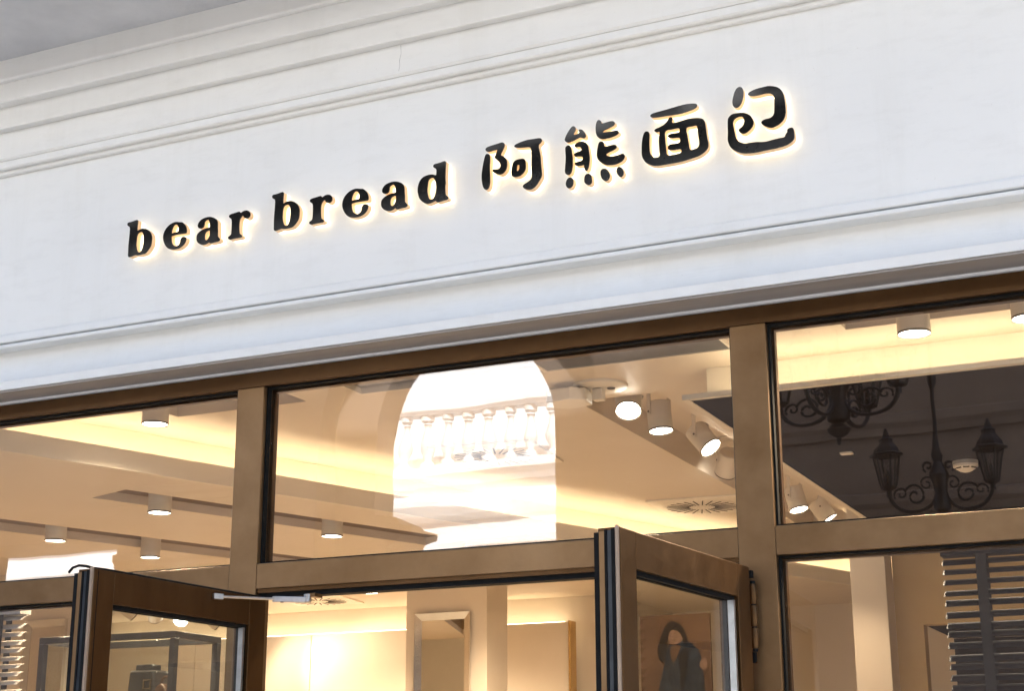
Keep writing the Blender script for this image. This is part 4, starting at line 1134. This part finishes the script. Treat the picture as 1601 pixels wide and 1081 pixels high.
def lantern(label, loc, s=1.0, up=2.6, arms=2):
    t = thing('hanging_lantern', label, 'lantern', loc, 'wrought iron hanging lanterns')
    MB().lathe([(0, -0.06), (0.055, -0.05), (0.03, -0.02), (0.06, 0.0), (0.07, 0.05), (0.045, 0.12), (0.055, 0.2), (0.075, 0.26), (0.05, 0.32), (0.03, 0.36), (0.045, 0.40), (0.028, 0.46), (0.016, 0.6),
                (0.014, 0.9), (0.03, 0.94), (0.034, 1.0), (0.016, 1.04), (0.012, up), (0, up)], (0, 0, 0), 16).build('stem', 'iron', t, True)
    MB().lathe([(0, -0.20), (0.01, -0.19), (0.012, -0.14), (0.05, -0.11), (0.07, -0.07), (0.055, -0.05), (0, -0.0595)], (0, 0, 0), 16).build('finial', 'iron', t, True)
    for k in range(arms):
        ang = 2 * math.pi * k / arms
        R = Matrix.Rotation(ang, 4, 'Z')
        pth = []
        for j in range(17):
            a = math.pi + math.pi * j / 16
            pth.append((0.20 + 0.17 * math.cos(a), 0, 0.17 + 0.17 * math.sin(a)))
        arm = MB().tube([(0.03, 0, 0.26)] + pth, 0.014, 8).xf(R).build('arm', 'iron', t, True)
        MB().tube(scroll(0.19, 0.12, 0.085, 1.4, 0.4, 1), 0.010, 7).xf(R).build('scroll', 'iron', arm, True)
        MB().tube(scroll(0.095, 0.20, 0.055, 1.2, 2.6, -1), 0.008, 7).xf(R).build('scroll', 'iron', arm, True)
        MB().tube(scroll(0.29, 0.14, 0.05, 1.2, -0.6, 1), 0.008, 7).xf(R).build('scroll', 'iron', arm, True)
        MB().tube(scroll(0.075, 0.33, 0.045, 1.1, -1.2, 1), 0.010, 7).xf(R).build('scroll', 'iron', arm, True)
        lx = 0.37
        lan = MB().lathe([(0, 0.13), (0.02, 0.13), (0.018, 0.17), (0.05, 0.185), (0.055, 0.20), (0, 0.20)], (lx, 0, 0), 6).xf(R).build('lantern_base', 'iron', t)
        for q in range(6):
            a = math.pi / 3 * q
            MB().tube([(lx + 0.05 * math.cos(a), 0.05 * math.sin(a), 0.20), (lx + 0.095 * math.cos(a), 0.095 * math.sin(a), 0.42)], 0.0075, 6).xf(R).build('bar', 'iron', lan)
        MB().lathe([(0.046, 0.202), (0.089, 0.418)], (lx, 0, 0), 6).xf(R).build('lantern_pane', 'lantern_glass', lan)
        MB().lathe([(0, 0.20), (0.018, 0.20), (0.016, 0.30), (0.010, 0.315), (0, 0.32)], (lx, 0, 0), 10).xf(R).build('candle', 'iron', lan, True)
        MB().lathe([(0, 0.42), (0.12, 0.42), (0.125, 0.435), (0.095, 0.45), (0.085, 0.485), (0.05, 0.53), (0.045, 0.55), (0.055, 0.56), (0.028, 0.58), (0.02, 0.61), (0.008, 0.645), (0, 0.65)], (lx, 0, 0), 6).xf(R).build('lantern_roof', 'iron', lan)
    return t


l1 = lantern('black two armed lantern mirrored low in the upper right pane', (-1.93, -5.985, 3.535))
l2 = lantern('black many armed lantern mirrored below the bright cove of the right pane', (-2.63, -5.985, 4.28), 1.0, 2.3, 4)
l2.rotation_euler = (0, 0, rad(14))
l2.scale = (1.35, 1.35, 1.0)
for x, z in ((-1.93, 6.2), (-2.63, 6.58)):
    tag(B(x - 0.05, x + 0.05, -7.9, -0.761, z, z + 0.16).build('tie_beam', 'iron'), 'black iron tie beam carrying the %s lantern over the walkway' % ('lower' if z < 6.3 else 'upper'), 'beam', 'tie beams over the walkway')

# ------------------------------------------------------------------ set every thing's origin at its base
bpy.context.view_layer.update()
for o in list(S.objects):
    if o.type == 'EMPTY' and o.parent is None and o.location.length < 1e-6:
        pts = []
        st = list(o.children)
        while st:
            c = st.pop()
            st += list(c.children)
            if c.type == 'MESH':
                pts += [c.matrix_world @ Vector(p) for p in c.bound_box]
        if not pts:
            continue
        base = Vector(((min(p.x for p in pts) + max(p.x for p in pts)) / 2, (min(p.y for p in pts) + max(p.y for p in pts)) / 2, min(p.z for p in pts)))
        o.location = base
        for c in o.children:
            c.matrix_parent_inverse = Matrix.Translation(-base)
bpy.context.view_layer.update()
